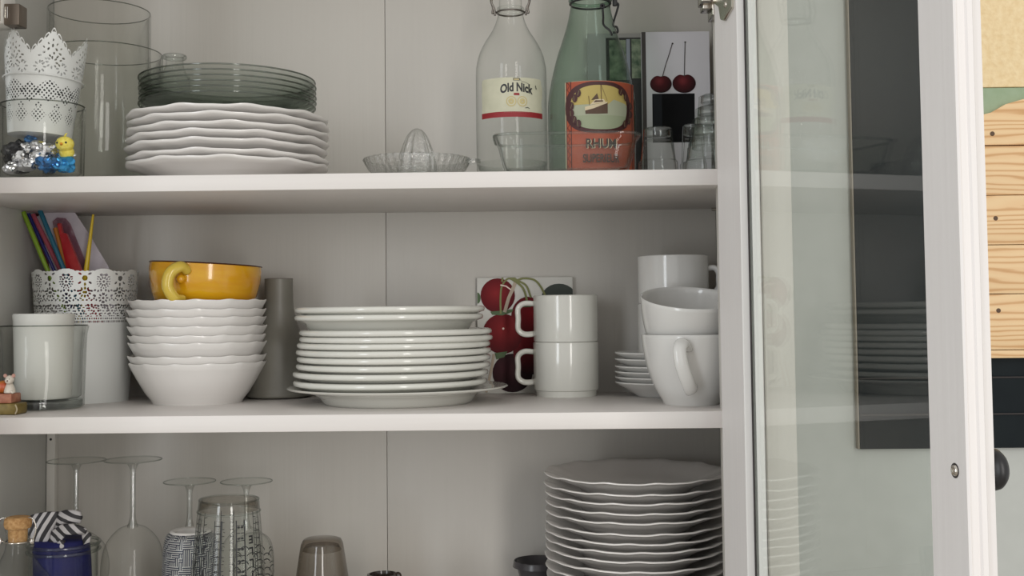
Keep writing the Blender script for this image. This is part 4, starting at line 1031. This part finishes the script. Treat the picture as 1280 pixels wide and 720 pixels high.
for i, (xl, xr, yy) in enumerate(((370, 604, 396.3), (370, 606, 386.8))):
    x, R, z = span(xl, xr, yy, YL); ztop = z+pr(3.6, YL)
    zwell = P(490, 414.6, YL).z+th/2-0.0225+0.006
    hh_ = (ztop-zwell) if i == 0 else hh_
    o = link('plate', thick_plate(R, hh_, R*0.76, pr(7.2, YL)), M['cream'], None, (x, YL, ztop-hh_), smooth=False)
    tag(o, 'white plate with a raised rim, %s of the pair crowning the middle stack' % ('upper' if i else 'lower'), 'plate', 'thick plates on the middle shelf')
stain = mat('brown_stain', (0.42, 0.29, 0.18), 0.5)

# ---- cherry picture tile leaning on the back
YH = 1.597
cl_, cr2 = P(596.5, 400, YH), P(716.5, 400, YH)
t = thing('picture_tile', 'square picture tile of big dark red cherries behind the stacked mugs', 'picture', (cl_.x, YH, ZM))
wh = cr2.x-cl_.x; hh2 = P(655, 346.5, YH).z-ZM
box('tile', 0, wh, 0, 0.006, 0, hh2, noisy(mat('white_tile', (0.60, 0.59, 0.55), 0.4), (0.62, 0.61, 0.57), noise_scale=3), t, 0.0008)
def hx(px): return P(px, 400, YH).x-cl_.x
def hz(py): return P(655, py, YH).z-ZM
def hr(r): return pr(r, YH)
def gm(px, py, r, c1=(0.26, 0.018, 0.022), c2=(0.14, 0.006, 0.010), c3=(0.03, 0.004, 0.006)): return gradient_mat('printed_cherry', c1, c2, c3, (hx(px), 0, hz(py)), hr(r))
gst = mat('green_stem_print', (0.17, 0.18, 0.05), 0.5); gst2 = mat('pale_stem_print', (0.42, 0.34, 0.26), 0.5); gdk = mat('dark_leaf_print', (0.012, 0.022, 0.014), 0.5); wsp = mat('highlight_print', (0.8, 0.62, 0.55), 0.5); glf = mat('green_leaf_print', (0.06, 0.11, 0.035), 0.5)
def st(pts, w, m): return (stroke([(v.x, v.z) for v in bez([(hx(a), 0, hz(b)) for a, b in pts], 6)], hr(w)), m)
lay = [(disc(hx(597), hz(372), hr(4), hr(7), 14, a0=-PI/2, a1=PI/2), glf),
       (clip(disc(hx(699), hz(373), hr(22), hr(18), 24), zmin=hz(374)), gdk),
       (disc(hx(640), hz(466), hr(25), hr(24)), gm(630, 460, 40, (0.06, 0.014, 0.02), (0.026, 0.005, 0.008), (0.010, 0.003, 0.005))),
       (disc(hx(665), hz(440), hr(24), hr(28)), gm(655, 425, 44, (0.20, 0.008, 0.014), (0.11, 0.005, 0.009), (0.015, 0.003, 0.005))),
       (disc(hx(660), hz(396), hr(21), hr(25)), gm(666, 392, 40, (0.25, 0.007, 0.014), (0.14, 0.005, 0.009), (0.02, 0.003, 0.005))),
       (disc(hx(628), hz(417), hr(25), hr(25)), gm(629, 411, 42)),
       (disc(hx(622.5), hz(369), hr(21.5), hr(21.5)), gm(620, 366, 36)),
       (poly([(hx(613), hz(389)), (hx(628), hz(388)), (hx(642), hz(386)), (hx(640), hz(390)), (hx(628), hz(394)), (hx(615), hz(393))]), glf),
       (poly([(hx(646), hz(382)), (hx(657), hz(376)), (hx(664), hz(377)), (hx(664), hz(384)), (hx(654), hz(384))]), glf),
       (poly([(hx(618), hz(441)), (hx(634), hz(439)), (hx(630), hz(446)), (hx(620), hz(449))]), glf),
       st([(645, 352), (641, 362), (636, 373), (631, 390)], 4.2, gst2), st([(645, 352), (636, 348), (628, 357), (626, 372), (626, 392)], 2.3, gst),
       st([(629, 345), (628, 352)], 2.4, gst), st([(646, 352), (654, 360), (658, 371), (659, 378)], 2.8, gst), st([(646, 350), (658, 357), (664, 372)], 2.6, gst),
       st([(645, 351), (655, 348), (668, 350), (676, 358), (682, 370)], 2.6, gst), st([(639, 346), (650, 354)], 5, gst), st([(617, 442), (614, 460), (607, 490)], 3.2, gst2),
       (disc(hx(629), hz(410.5), hr(1.4), hr(1.4), 10), wsp), (stroke([(hx(626), hz(356)), (hx(633), hz(357.5)), (hx(639), hz(362))], hr(1.6)), wsp)]
for b, m in lay:      # nothing printed may leave the tile
    for co, no in (((0.0003, 0, 0), (-1, 0, 0)), ((wh-0.0003, 0, 0), (1, 0, 0)), ((0, 0, hh2-0.0003), (0, 0, 1))):
        bmesh.ops.bisect_plane(b, geom=b.verts[:]+b.edges[:]+b.faces[:], plane_co=co, plane_no=no, clear_outer=True)
prints(t, None, lay, 'printed_cherries')

# ---- stacked straight mugs
YU = 1.548
def straight_mug(label, xl, xr, ytop, z0, foot, group=None, haz=-PI/2, htop=None, hbot=None, hpr=22, Y=YU, hy0=377, hy1=420, matx='cream'):
    x, R, z = span(xl, xr, ytop, Y); h = z-z0
    t = thing('stacking_mug', label, 'mug', (x, Y, z0), group)
    prf = [(0, 0.001), (R*0.90, 0.001), (R*0.93, 0), (R*0.935, foot-0.001), (R*0.985, foot), (R, foot+0.002), (R, h-0.001), (R-0.0012, h), (R-0.0026, h-0.0015), (R-0.003, 0.012), (R*0.85, 0.008), (0, 0.007)]
    link('cup_wall', lathe(prf, 96, sharp=40), M[matx], t, smooth=False)
    a, b = P(xl, hy0, Y).z-z0-0.003, P(xl, hy1, Y).z-z0+0.003
    e = pr(hpr-3, Y)
    pts = [(R-0.002, a), (R+e*0.6, a+0.0005), (R+e, a-0.006), (R+e, (a+b)/2), (R+e, b+0.006), (R+e*0.6, b-0.0005), (R-0.002, b)]
    link('handle', done(tube_bm(bez([onr(haz, q, w) for q, w in pts], 6), 0.0030, 12, rz=0.0042)), M[matx], t)
    return t, x, R
zj_ = P(706, 427, YU).z
straight_mug('straight white stacking mug, lower one of the pair before the cherries', 666.5, 748, 427, ZM, 0.0085, 'stacking mugs before the cherry picture', hy0=437, hy1=480)
straight_mug('straight white stacking mug, upper one of the pair before the cherries', 666.5, 747, 369, zj_-0.0078, 0.0085, 'stacking mugs before the cherry picture', hy0=377, hy1=420)
# ---- saucers with two more mugs on them
YS = 1.523
xs0, RS, _ = span(768.5, 897, 460, YS)
RS = min(RS, XR-0.0015-xs0)
sy = [477.5, 470.3, 463.5, 456.8, 447.8, 440]
hS = 0.019
for i, yy in enumerate(sy):
    z = P(833, yy, YS).z
    prf = [(0, 0.002), (RS*0.50, 0.002), (RS*0.52, 0), (RS*0.57, 0), (RS*0.60, 0.002), (RS*0.80, hS*0.55), (RS*0.97, hS-0.0022), (RS, hS-0.0006), (RS*0.99, hS+0.0008), (RS*0.80, hS*0.72), (RS*0.6, 0.0048), (0, 0.0045)]
    zb1 = max(z-hS, ZM)
    o = link('saucer', lathe(prf, 96, sharp=60), M['white'], None, (xs0, YS, zb1), smooth=False)
    tag(o, 'white saucer, %s of the six under the tall mugs' % ORD[5-i], 'saucer', 'saucers behind the teacups')
zs_ = P(833, 440, YS).z-hS+0.0046
zj2 = P(841, 379.5, YS).z
straight_mug('straight white mug standing on the saucers, lower of two, half hidden', 797, 885, 379.5, zs_, 0.006, 'tall mugs on the saucers', haz=1.35, hpr=15, Y=YS, hy0=392, hy1=430, matx='white')
straight_mug('straight white mug at the top of the right-hand group', 797, 885, 320, zj2-0.0055, 0.006, 'tall mugs on the saucers', haz=1.35, hpr=15, Y=YS, hy0=334, hy1=368, matx='white')
# ---- teacups
YG = 1.393
xg = P(863, 417, YG).x; RGc = min(pr(61, YG), XR-0.001-xg); hGc = P(863, 417.5, YG).z-ZM
def teacup(label, loc, rot, haz):
    R, h = RGc, hGc; ft = pr(34, YG)
    t = thing('teacup', label, 'cup', loc, 'teacups by the open door', rot=rot)
    prf = [(0, 0.003), (ft*0.86, 0.003), (ft*0.90, 0), (ft, 0), (ft*1.03, 0.002)]+smooth_prof([(ft*1.05, 0.004), (R*0.74, h*0.24), (R*0.88, h*0.50), (R*0.965, h*0.78), (R, h-0.0008)], 4)+[(R-0.0008, h), (R-0.0022, h-0.001)]+smooth_prof([(R-0.0028, h-0.003), (R*0.965-0.003, h*0.78), (R*0.88-0.003, h*0.50), (R*0.74-0.003, h*0.24), (ft*0.9, 0.008)], 4)+[(0, 0.007)]
    link('cup_wall', lathe(prf, 96, sharp=60), M['white'], t, smooth=False)
    pts = [(0.06, R*0.95, h*0.82), (0.02, R*1.12, h*0.90), (-0.03, R*1.30, h*0.82), (0.0, R*1.32, h*0.60), (0.07, R*1.18, h*0.38), (0.13, R*0.98, h*0.24), (0.14, R*0.82, h*0.26)]
    link('handle', done(tube_bm(bez([onr(haz+da, q, w) for da, q, w in pts], 7), 0.0046, 14, rz=0.0080)), M['white'], t)
    return t
teacup('white rounded teacup with its handle facing forward, below the tilted one', (xg, YG, ZM), (0, 0, 0), -0.27)
tc2 = teacup('white teacup tilted forward, nested in the lower teacup by the door', (xg, YG, ZM), (0, 0, 0), 2.2)
tilt = math.radians(14); rc = P(861, 372, YG)
Rm_ = Matrix.Rotation(tilt, 3, 'X') @ Matrix.Rotation(math.radians(2), 3, 'Y')
# rim centre at rc: base = rc - R*(0,0,h)
tc2.rotation_euler = Rm_.to_euler(); off = Rm_ @ Vector((0, 0, hGc)); tc2.location = Vector((xg-0.0008, YG-0.004, rc.z))-off

# ================================================================== BOTTOM SHELF
# ---- fifteen wavy plates
YR = 1.447
xr_, RR, _ = span(680.5, 909, 590, YR)
RR = min(RR, XR-0.002-xr_)
ztopR = P(795, 588, YR).z; hR = 0.0225; zlow = ZB+hR; NPL = 15
lens = [0.0, 13.0, 24.0, 35.5, 46.5, 59.5, 70.5, 80.5, 91.5, 103, 113, 124, 135, 146]
for i in range(NPL):
    z = ztopR-(pr(lens[i], YR) if i < len(lens) else 0)*0.97
    if i >= 10: z = (ztopR-pr(lens[9], YR)*0.97)+(zlow-(ztopR-pr(lens[9], YR)*0.97))*(i-9)/(NPL-10)
    R = RR*(1.0 if i < 2 else random.uniform(0.982, 1.0))
    o = link('wavy_plate', wavy_plate(R, hR, R*0.6, 0.0036, 12, 0.0010, 0.006, ph=random.uniform(0, 6)), M['wavy'], None, (xr_+random.uniform(-0.001, 0.0), YR, z-hR), smooth=False)
    tag(o, 'white wavy-edged plate, %s of the big stack on the lowest shelf' % ORD[i], 'plate', 'wavy plates on the lowest shelf')
# dark bowl left of them
xb, Rb, zb2 = span(640, 700, 713, 1.53)
xb = min(xb, 0)
o = link('bowl', lathe(smooth_prof([(0, 0.001), (0.018, 0.001), (0.022, 0.02), (0.030, 0.05), (0.033, zb2-ZB)], 5)+[(0.0315, zb2-ZB), (0.028, 0.05), (0, 0.01)], 48), mat('dark_grey_glaze', (0.06, 0.056, 0.06), 0.25), None, (P(672, 713, 1.556).x, 1.556, ZB))
tag(o, 'dark grey bowl edge peeking out left of the big plate stack', 'bowl')

# ---- wine glasses upside down
def wineglass(label, cx, Y, yfoot, rfoot, rbowl, ystem=None, tilt=0.0):
    p = P(cx, yfoot, Y); h = p.z-ZB; Rf, Rb = pr(rfoot, Y), pr(rbowl, Y)
    t = thing('wine_glass', label, 'wine glass', (P(cx, 640, Y).x, Y, ZB), 'upside-down wine glasses', rot=(0, tilt, 0))
    hb = h-(pr(ystem, Y) if ystem else h*0.45)
    link('bowl', lathe(smooth_prof([(Rb*0.80, 0.0), (Rb*0.93, hb*0.25), (Rb, hb*0.52), (Rb*0.86, hb*0.80), (Rb*0.5, hb*0.965), (0.0055, hb+0.003), (0.004, hb+0.008)], 6), 64), M['clearthin'], t)
    link('stem', lathe(smooth_prof([(0.0068, hb-0.001), (0.0050, hb+0.006), (0.0036, hb+0.014), (0.0034, (hb+h)/2), (0.0036, h-0.016), (0.0045, h-0.010), (0.007, h-0.005)], 5), 24), M['stem'], t)
    link('foot', lathe([(0.006, h-0.006), (Rf*0.5, h-0.0025), (Rf*0.96, h-0.0008), (Rf, h), (Rf*0.98, h+0.001), (0, h+0.001)], 64, sharp=40), M['foot'], t, smooth=False)
    link('foot_edge', torus(Rf, 0.0008, h+0.0003, seg=64), M['thick'], t)
    return t
wineglass('upside-down wine glass behind the zebra napkin jar, far left', 95, 1.545, 576, 35, 40, ystem=88)
wineglass('large upside-down wine glass between the napkin jar and the patterned vase', 166, 1.49, 575, 34.5, 38, ystem=82)
wineglass('upside-down wine glass behind the maze-patterned vase', 237, 1.54, 602, 31.5, 33, ystem=58)
wineglass('upside-down wine glass behind the measuring glass', 308, 1.55, 602, 31.5, 33, ystem=58)

# ---- maze patterned vase
YZ = 1.435
xz, Rz, zz = span(204, 272, 720, YZ)
ztz = P(238, 663, YZ).z-ZB
mz = bpy.data.materials.new('maze_pattern'); mz.use_nodes = True; nt = mz.node_tree; b = nt.nodes['Principled BSDF']; L = nt.links
b.inputs['Roughness'].default_value = 0.3
uvn = N(nt, 'ShaderNodeUVMap'); mp = N(nt, 'ShaderNodeMapping'); mp.inputs['Scale'].default_value = (1, 1, 1)
# truchet style maze from noise isolines on a square grid
vs = N(nt, 'ShaderNodeVectorMath', operation='SNAP'); vs.inputs[1].default_value = (0.5, 0.5, 1)
wn = N(nt, 'ShaderNodeTexWhiteNoise', noise_dimensions='2D')
fr1 = N(nt, 'ShaderNodeVectorMath', operation='FRACTION')
sc2 = N(nt, 'ShaderNodeVectorMath', operation='SCALE'); sc2.inputs['Scale'].default_value = 2.0
sp = N(nt, 'ShaderNodeSeparateXYZ')
L.new(uvn.outputs[0], mp.inputs[0]); L.new(mp.outputs[0], vs.inputs[0]); L.new(vs.outputs[0], wn.inputs['Vector'])
L.new(mp.outputs[0], sc2.inputs[0]); L.new(sc2.outputs[0], fr1.inputs[0]); L.new(fr1.outputs[0], sp.inputs[0])
gt = N(nt, 'ShaderNodeMath', operation='GREATER_THAN'); gt.inputs[1].default_value = 0.5; L.new(wn.outputs['Value'], gt.inputs[0])
mxs = N(nt, 'ShaderNodeMix', data_type='FLOAT'); L.new(gt.outputs[0], mxs.inputs[0]); L.new(sp.outputs['X'], mxs.inputs[2]); L.new(sp.outputs['Y'], mxs.inputs[3])
m2 = N(nt, 'ShaderNodeMath', operation='MULTIPLY'); m2.inputs[1].default_value = 2.0; L.new(mxs.outputs[0], m2.inputs[0])
fr2 = N(nt, 'ShaderNodeMath', operation='FRACT'); L.new(m2.outputs[0], fr2.inputs[0])
g2 = N(nt, 'ShaderNodeMath', operation='GREATER_THAN'); g2.inputs[1].default_value = 0.58; L.new(fr2.outputs[0], g2.inputs[0])
mcx = N(nt, 'ShaderNodeMix', data_type='RGBA'); mcx.inputs[6].default_value = (0.02, 0.024, 0.045, 1); mcx.inputs[7].default_value = (0.45, 0.45, 0.43, 1)
L.new(g2.outputs[0], mcx.inputs[0]); L.new(mcx.outputs[2], b.inputs['Base Color'])
bm = lathe_bm(smooth_prof([(Rz*0.80, 0.001), (Rz*0.92, 0.01), (Rz, 0.035), (Rz*0.99, ztz-0.030), (Rz*0.90, ztz-0.008), (Rz*0.74, ztz-0.0015)], 5), 96)
uvl = bm.loops.layers.uv.new('UVMap')
for f in bm.faces:
    an = [math.atan2(l.vert.co.x, -l.vert.co.y) % (2*PI) for l in f.loops]; mx = max(an)
    for l, a in zip(f.loops, an):
        if mx-a > PI: a += 2*PI
        l[uvl].uv = (a*Rz/0.0098, l.vert.co.z/0.0098)
t = thing('patterned_vase', 'black and white maze-patterned vase beside the measuring glass', 'vase', (xz, YZ, ZB))
link('body', done(bm), mz, t)
link('white_collar', lathe([(Rz*0.76, ztz-0.003), (Rz*0.73, ztz), (Rz*0.66, ztz+0.001), (Rz*0.52, ztz-0.001), (Rz*0.50, ztz-0.02)], 64), M['wavy'], t)
link('inside', lathe([(Rz*0.50, ztz-0.02), (0, ztz-0.021)], 32), mat('dark_inside', (0.05, 0.05, 0.05), 0.6), t)

# ---- measuring glass upside down
YX = 1.372
xx, Rx, zx = span(247.5, 321, 623, YX)
hx_ = zx-ZB; Rlow = pr(52, YX)
def rX(z): return Rlow+(Rx-Rlow)*(z/hx_)
t = thing('measuring_glass', 'upside-down measuring glass printed with black lines and letters', 'glass', (xx, YX, ZB), rot=(0, math.radians(0.7), 0))
link('glass_wall', lathe([(Rx*0.93, hx_+0.0005), (Rx, hx_-0.003), (rX(hx_-0.012), hx_-0.012), (rX(0), 0.0005), (rX(0)-0.002, 0.0005), (rX(hx_-0.016)-0.003, hx_-0.016)], 80, sharp=40), M['clear'], t, smooth=False)
link('base_disc', lathe([(0, hx_+0.0003), (Rx*0.93, hx_+0.0003)], 64), M['foot'], t)
link('thick_base', lathe([(Rx*0.90, hx_-0.0008), (Rx*0.97, hx_-0.005), (rX(hx_-0.013)*0.97, hx_-0.013)], 64, sharp=40), M['smoke'], t, smooth=False)
link('base_edge', torus(Rx*0.985, 0.0011, hx_-0.0012), M['thick'], t)
link('base_ring', torus(rX(hx_-0.0145), 0.0012, hx_-0.0145), M['thick'], t)
def wrapX(b, lift=0.0003):
    for v in b.verts:
        z = v.co.z; r = rX(z)+lift; a = v.co.x+0.24; v.co = Vector((r*math.sin(a), -r*math.cos(a), z))
    return b
bm = bmesh.new()
zt1 = hx_-0.020
def addb(b):
    wrapX(b); tmp = bpy.data.meshes.new('tmp'); b.to_mesh(tmp); b.free(); bm.from_mesh(tmp); bpy.data.meshes.remove(tmp)
for a in (-1.15, -0.98, -0.42, -0.20, 0.24, 0.50, 0.95, 1.15, 2.0, 2.3, 3.0, 3.4, 4.0, 4.3):
    addb(stroke([(a, zt1-k*0.01) for k in range(13)], 0.040 if a in (0.24, 0.50, -0.20) else 0.026))
    for k in range(12):
        sgn = 1 if a in (-0.42, 0.24, 0.95, 2.0, 3.0) else -1
        addb(stroke([(a, zt1-0.006-k*0.0085), (a+sgn*0.12, zt1-0.006-k*0.0085)], 0.0009))
def letters(word, a, z0_, size, mirror=False):
    for k, ch in enumerate(word):
        b = text_bm(ch, size, 0, 0, mirror=mirror, flip=True, bold=0.0004)
        for v in b.verts: v.co.x = a+v.co.x/rX(z0_); v.co.z += z0_-k*size*1.06
        addb(b)
letters('ELITO', -0.72, zt1-0.015, 0.0125, True)
letters('ELLIT', 0.72, zt1-0.019, 0.0125)
for k in range(6):
    for q in (-0.06, 0.05): 
        addb(disc(0.37+q, zt1-0.008-k*0.0125, 0.05, 0.0012, 8))
    addb(stroke([(-0.15+0.0*k, zt1-0.012-k*0.016), (-0.10, zt1-0.013-k*0.016)], 0.0008))
me = bpy.data.meshes.new('print'); bm.to_mesh(me); bm.free(); link('scale_print', me, M['ink'], t, smooth=False)

# ---- printed goblet at its right
YO = 1.455
xo, Ro, zo = span(292, 342, 693, YO)
t = thing('printed_glass', 'rounded clear glass with black wave lines right of the measuring glass', 'glass', (xo, YO, ZB))
zs2 = zo-ZB
link('bowl', lathe(smooth_prof([(Ro*0.75, 0.0), (Ro*0.92, zs2*0.35), (Ro, zs2*0.8), (Ro*0.97, zs2*1.05), (Ro*0.80, zs2*1.22), (Ro*0.45, zs2*1.31), (0.0, zs2*1.33)], 6), 64), M['clear'], t)
bm = bmesh.new()
for k in range(6):
    for q in range(7):
        a = 0.50+q*0.85+(0.4 if k % 2 else 0); zc3 = zs2*1.0-k*0.009
        b = disc(0, 0, 0.30, 0.007, 12, r0=0.82, a0=0.15*PI, a1=0.95*PI)
        for v in b.verts:
            r = Ro*0.995+0.0003; aa = a+v.co.x; z = zc3+v.co.z
            if z > zs2*0.9: r = Ro*(0.99-0.12*((z/zs2-0.9)/0.3))+0.0004
            v.co = Vector((r*math.sin(aa), -r*math.cos(aa), z))
        tmp = bpy.data.meshes.new('tmp'); b.to_mesh(tmp); b.free(); bm.from_mesh(tmp); bpy.data.meshes.remove(tmp)
me = bpy.data.meshes.new('print'); bm.to_mesh(me); bm.free(); link('wave_print', me, M['ink'], t, smooth=False)

# ---- smoky tumbler upside down and a small dark ring dish
YN = 1.45
xn, Rn, zn = span(377, 428, 673, YN)
hn = zn-ZB
t = thing('smoky_tumbler', 'upside-down smoky brown glass tumbler in the middle of the lowest shelf', 'glass', (xn, YN, ZB))
def sq(r, z, a): return r*(1+0.018*math.cos(6*a)), z
link('glass_wall', lathe([(0, hn+0.001), (Rn*0.72, hn+0.0008), (Rn*0.92, hn-0.001), (Rn*1.02, hn-0.006), (Rn*1.08, hn-0.014), (pr(36, YN), hn-0.07), (pr(39, YN), 0.0005)], 72, sq, sharp=60), M['smoke'], t, smooth=False)
link('inner_base', lathe([(0, hn-0.008), (Rn*0.8, hn-0.008), (Rn*0.95, hn-0.014)], 48), M['smoke'], t)
YI = 1.44
xi, Ri, zi = span(459, 498, 717.5, YI)
hi = zi-ZB
t = thing('dark_glass', 'small dark brown glass whose rim just shows at the bottom edge', 'glass', (xi, YI, ZB))
dkb = mat('dark_brown_glass', (0.035, 0.025, 0.02), 0.12)
link('cup_wall', lathe(smooth_prof([(0, 0.002), (Ri*0.7, 0.002), (Ri*0.8, 0.01), (Ri*0.95, hi*0.6), (Ri, hi-0.003)], 4)+[(Ri, hi), (Ri*0.86, hi+0.0006), (Ri*0.80, hi-0.004), (Ri*0.7, 0.02), (0, 0.012)], 56), dkb, t)
link('spout', done(tube_bm(bez([(Ri*0.80, 0, hi-0.002), (Ri*1.02, -0.002, hi-0.0005), (Ri*1.06, -0.003, hi-0.006)], 5), [0.0035]*11, 10)), dkb, t)

# ---- corked bottle at the far left
YE = 1.352
pe_ = P(21.5, 690, YE)
def ez(py): return P(21, py, YE).z-ZB
t = thing('corked_bottle', 'clear bottle with a mushroom cork and wire clasp, far bottom left', 'bottle', (P(22, 700, YE).x, YE, ZB))
RE = pr(42, YE)
link('body', lathe([(0, 0.006), (RE*0.85, 0.001), (RE, 0.006)]+smooth_prof([(RE, 0.04), (RE*0.99, ez(748)), (pr(39, YE), ez(726)), (pr(25, YE), ez(706)), (pr(17, YE), ez(692)), (pr(14, YE), ez(680)), (pr(13.5, YE), ez(668)), (pr(15, YE), ez(662)), (pr(15, YE), ez(659))], 5), 72), M['clear'], t)
cork = noisy(mat('cork', (0.34, 0.17, 0.055), 0.8), (0.52, 0.31, 0.13), scale=(1, 1, 1), noise_scale=260, bump=0.8)
link('cork', lathe(smooth_prof([(pr(11, YE), ez(677)), (pr(11.5, YE), ez(666)), (pr(11.5, YE), ez(661))], 3)+smooth_prof([(pr(15, YE), ez(660)), (pr(16.5, YE), ez(655)), (pr(15.5, YE), ez(648)), (pr(11, YE), ez(645.5)), (0, ez(645))], 4), 40, sharp=60), cork, t, smooth=False)
link('cork_end', lathe([(0, ez(677)), (pr(11, YE), ez(677))], 32), cork, t)
link('neck_wire', torus(pr(15.6, YE), 0.0011, ez(676.5)), M['chrome'], t)
for s in (-1, 1):
    r0 = pr(17, YE)
    bm = tube_bm(bez([(s*pr(12, YE), -0.002, ez(647)), (s*pr(20, YE), -0.003, ez(648)), (s*pr(24, YE), -0.003, ez(660)), (s*pr(21, YE), -0.003, ez(672)), (s*pr(16, YE), -0.003, ez(677))], 6), 0.0009, 8)
    link('clasp_wire', done(bm), M['chrome'], t)
    link('clasp_knob', done(box_bm(-0.002, 0.002, -0.002, 0.002, -0.003, 0.003, bev=0.0008)), M['chrome'], t, (s*pr(20, YE), -0.004, ez(676)))

# ---- jar with blue and zebra napkins
YJ2 = 1.43
xjj, RJJ, zjj = span(36, 123.5, 680, YJ2)
t = thing('napkin_jar', 'clear jar with a double rolled rim holding blue and zebra napkins', 'jar', (xjj, YJ2, ZB))
hjj = zjj-ZB
link('jar_wall', lathe([(0, 0.001), (RJJ*0.85, 0.001), (RJJ*0.9, 0.005), (RJJ*0.93, hjj*0.5), (RJJ*0.93, hjj-0.010), (RJJ*0.985, hjj-0.001), (RJJ*0.95, hjj), (RJJ*0.90, hjj-0.010), (RJJ*0.90, 0.01), (0, 0.008)], 80, sharp=60), M['clear'], t, smooth=False)
for z in (hjj+0.001, hjj-0.0068): link('rim_ring', torus(RJJ*0.97, 0.0021, z, seg=80), M['thick'], t)
bluen = noisy(mat('royal_blue_napkin', (0.004, 0.005, 0.060), 0.8), (0.006, 0.008, 0.10), scale=(1, 1, 1), noise_scale=40, bump=0.5)
def cone_fold(R0, R1, h0, h1, seg, fn):
    bm = bmesh.new(); rows = 22; g = []
    for j in range(rows+1):
        f = j/rows; ring = []
        for i in range(seg):
            a = 2*PI*i/seg; r, z = fn(f, a); ring.append(bm.verts.new((r*math.sin(a), -r*math.cos(a), z)))
        g.append(ring)
    for j in range(rows):
        for i in range(seg): bm.faces.new((g[j][i], g[j][(i+1) % seg], g[j+1][(i+1) % seg], g[j+1][i]))
    bm.faces.new(g[-1]); return bm
blue_top = ez(660)
def bf(f, a):
    z = 0.012+f*(hjj+0.006-0.012); r = RJJ*0.80*(1-0.05*f)*(1+0.04*math.sin(3*a+4*f)+0.02*math.sin(7*a))
    if f > 0.92: r *= 0.93
    return r, z
o = link('napkin', done(cone_fold(0, 0, 0, 0, 48, bf)), bluen, None, (xjj-0.003, YJ2, ZB)); tag(o, 'royal blue napkin bunched up inside the double-rimmed jar', 'napkin', 'napkins in the jar')
# zebra napkin: a folded cloth with several soft pleats
zeb = bpy.data.materials.new('zebra_cloth'); zeb.use_nodes = True; nt = zeb.node_tree; b = nt.nodes['Principled BSDF']; L = nt.links
b.inputs['Roughness'].default_value = 0.7
uvn = N(nt, 'ShaderNodeUVMap'); wv = N(nt, 'ShaderNodeTexWave'); wv.inputs['Scale'].default_value = 1.0; wv.inputs['Distortion'].default_value = 2.2; wv.inputs['Detail'].default_value = 1.0; wv.inputs['Detail Scale'].default_value = 0.6
cr = N(nt, 'ShaderNodeValToRGB'); cr.color_ramp.interpolation = 'CONSTANT'
cr.color_ramp.elements[0].color = (0.035, 0.033, 0.036, 1); cr.color_ramp.elements[1].color = (0.52, 0.50, 0.50, 1); cr.color_ramp.elements[1].position = 0.50
L.new(uvn.outputs[0], wv.inputs['Vector']); L.new(wv.outputs['Color'], cr.inputs[0]); L.new(cr.outputs[0], b.inputs['Base Color'])
def zebra(label, pix, Y, dir_, bulge, seed, th=0.004):
    """pix: outline in photo pixels of one fold; filled with a pillowed sheet"""
    pts = [P(x, y, Y) for x, y in pix]; c = sum(pts, Vector())/len(pts)
    n = len(pts); o0 = Vector((c.x, Y, c.z)); bm = bmesh.new(); rings = []
    for q in (1.0, 0.92, 0.75, 0.5, 0.25):
        ring = []
        for i in range(n):
            p = (pts[i]-o0)*q; hgt = bulge*(1-q*q); hgt += 0.0022*math.sin((p.x*dir_[0]+p.z*dir_[1])*420+seed)*(1-q)
            ring.append(bm.verts.new((p.x, -hgt, p.z)))
        rings.append(ring)
    cv = bm.verts.new((0, -bulge, 0))
    for A, B in zip(rings, rings[1:]):
        for i in range(n): bm.faces.new((A[i], A[(i+1) % n], B[(i+1) % n], B[i]))
    for i in range(n): bm.faces.new((rings[-1][i], rings[-1][(i+1) % n], cv))
    back = [bm.verts.new((v.co.x, th, v.co.z)) for v in rings[0]]
    for i in range(n): bm.faces.new((rings[0][(i+1) % n], rings[0][i], back[i], back[(i+1) % n]))
    bm.faces.new(back)
    uvl = bm.loops.layers.uv.new('UVMap')
    for f in bm.faces:
        for l in f.loops:
            u = (l.vert.co.x*dir_[0]+l.vert.co.z*dir_[1]); w = (l.vert.co.x*-dir_[1]+l.vert.co.z*dir_[0])
            l[uvl].uv = (u*36+seed, w*30)
    return bm, o0
zroot = thing('zebra_napkin', 'black and white zebra-striped napkin folded over the blue one in the jar', 'napkin', (xjj, YJ2, ZB+hjj), 'napkins in the jar')
for (pix, dy, d_, bu, sd) in (([(36, 645), (45, 642), (58, 640), (72, 640), (70, 652), (64, 668), (60, 684), (50, 682), (40, 680), (35, 668)], -0.012, (0.9, -0.45), 0.008, 1.0),
        ([(70, 641), (80, 638), (92, 637.5), (100, 640), (102, 647), (100, 654), (90, 655), (78, 660), (66, 664), (66, 652)], -0.006, (0.35, 0.94), 0.008, 2.2),
        ([(64, 664), (76, 656), (90, 655), (100, 658), (108, 662), (106, 668), (96, 664), (88, 664), (80, 670), (74, 678), (72, 684), (60, 684)], -0.018, (0.6, 0.8), 0.005, 0.4),
        ([(66, 684), (74, 676), (80, 676), (80, 690), (78, 700), (74, 702), (68, 694)], -0.026, (0.7, 0.7), 0.004, 3.4),
        ([(102, 668), (108, 664), (113, 668), (112, 678), (104, 681)], -0.012, (0.8, -0.6), 0.004, 5.0)):
    bm, o0 = zebra('', pix, YJ2+dy, d_, bu, sd)
    link('fold', done(bm), zeb, zroot, o0-zroot.location)
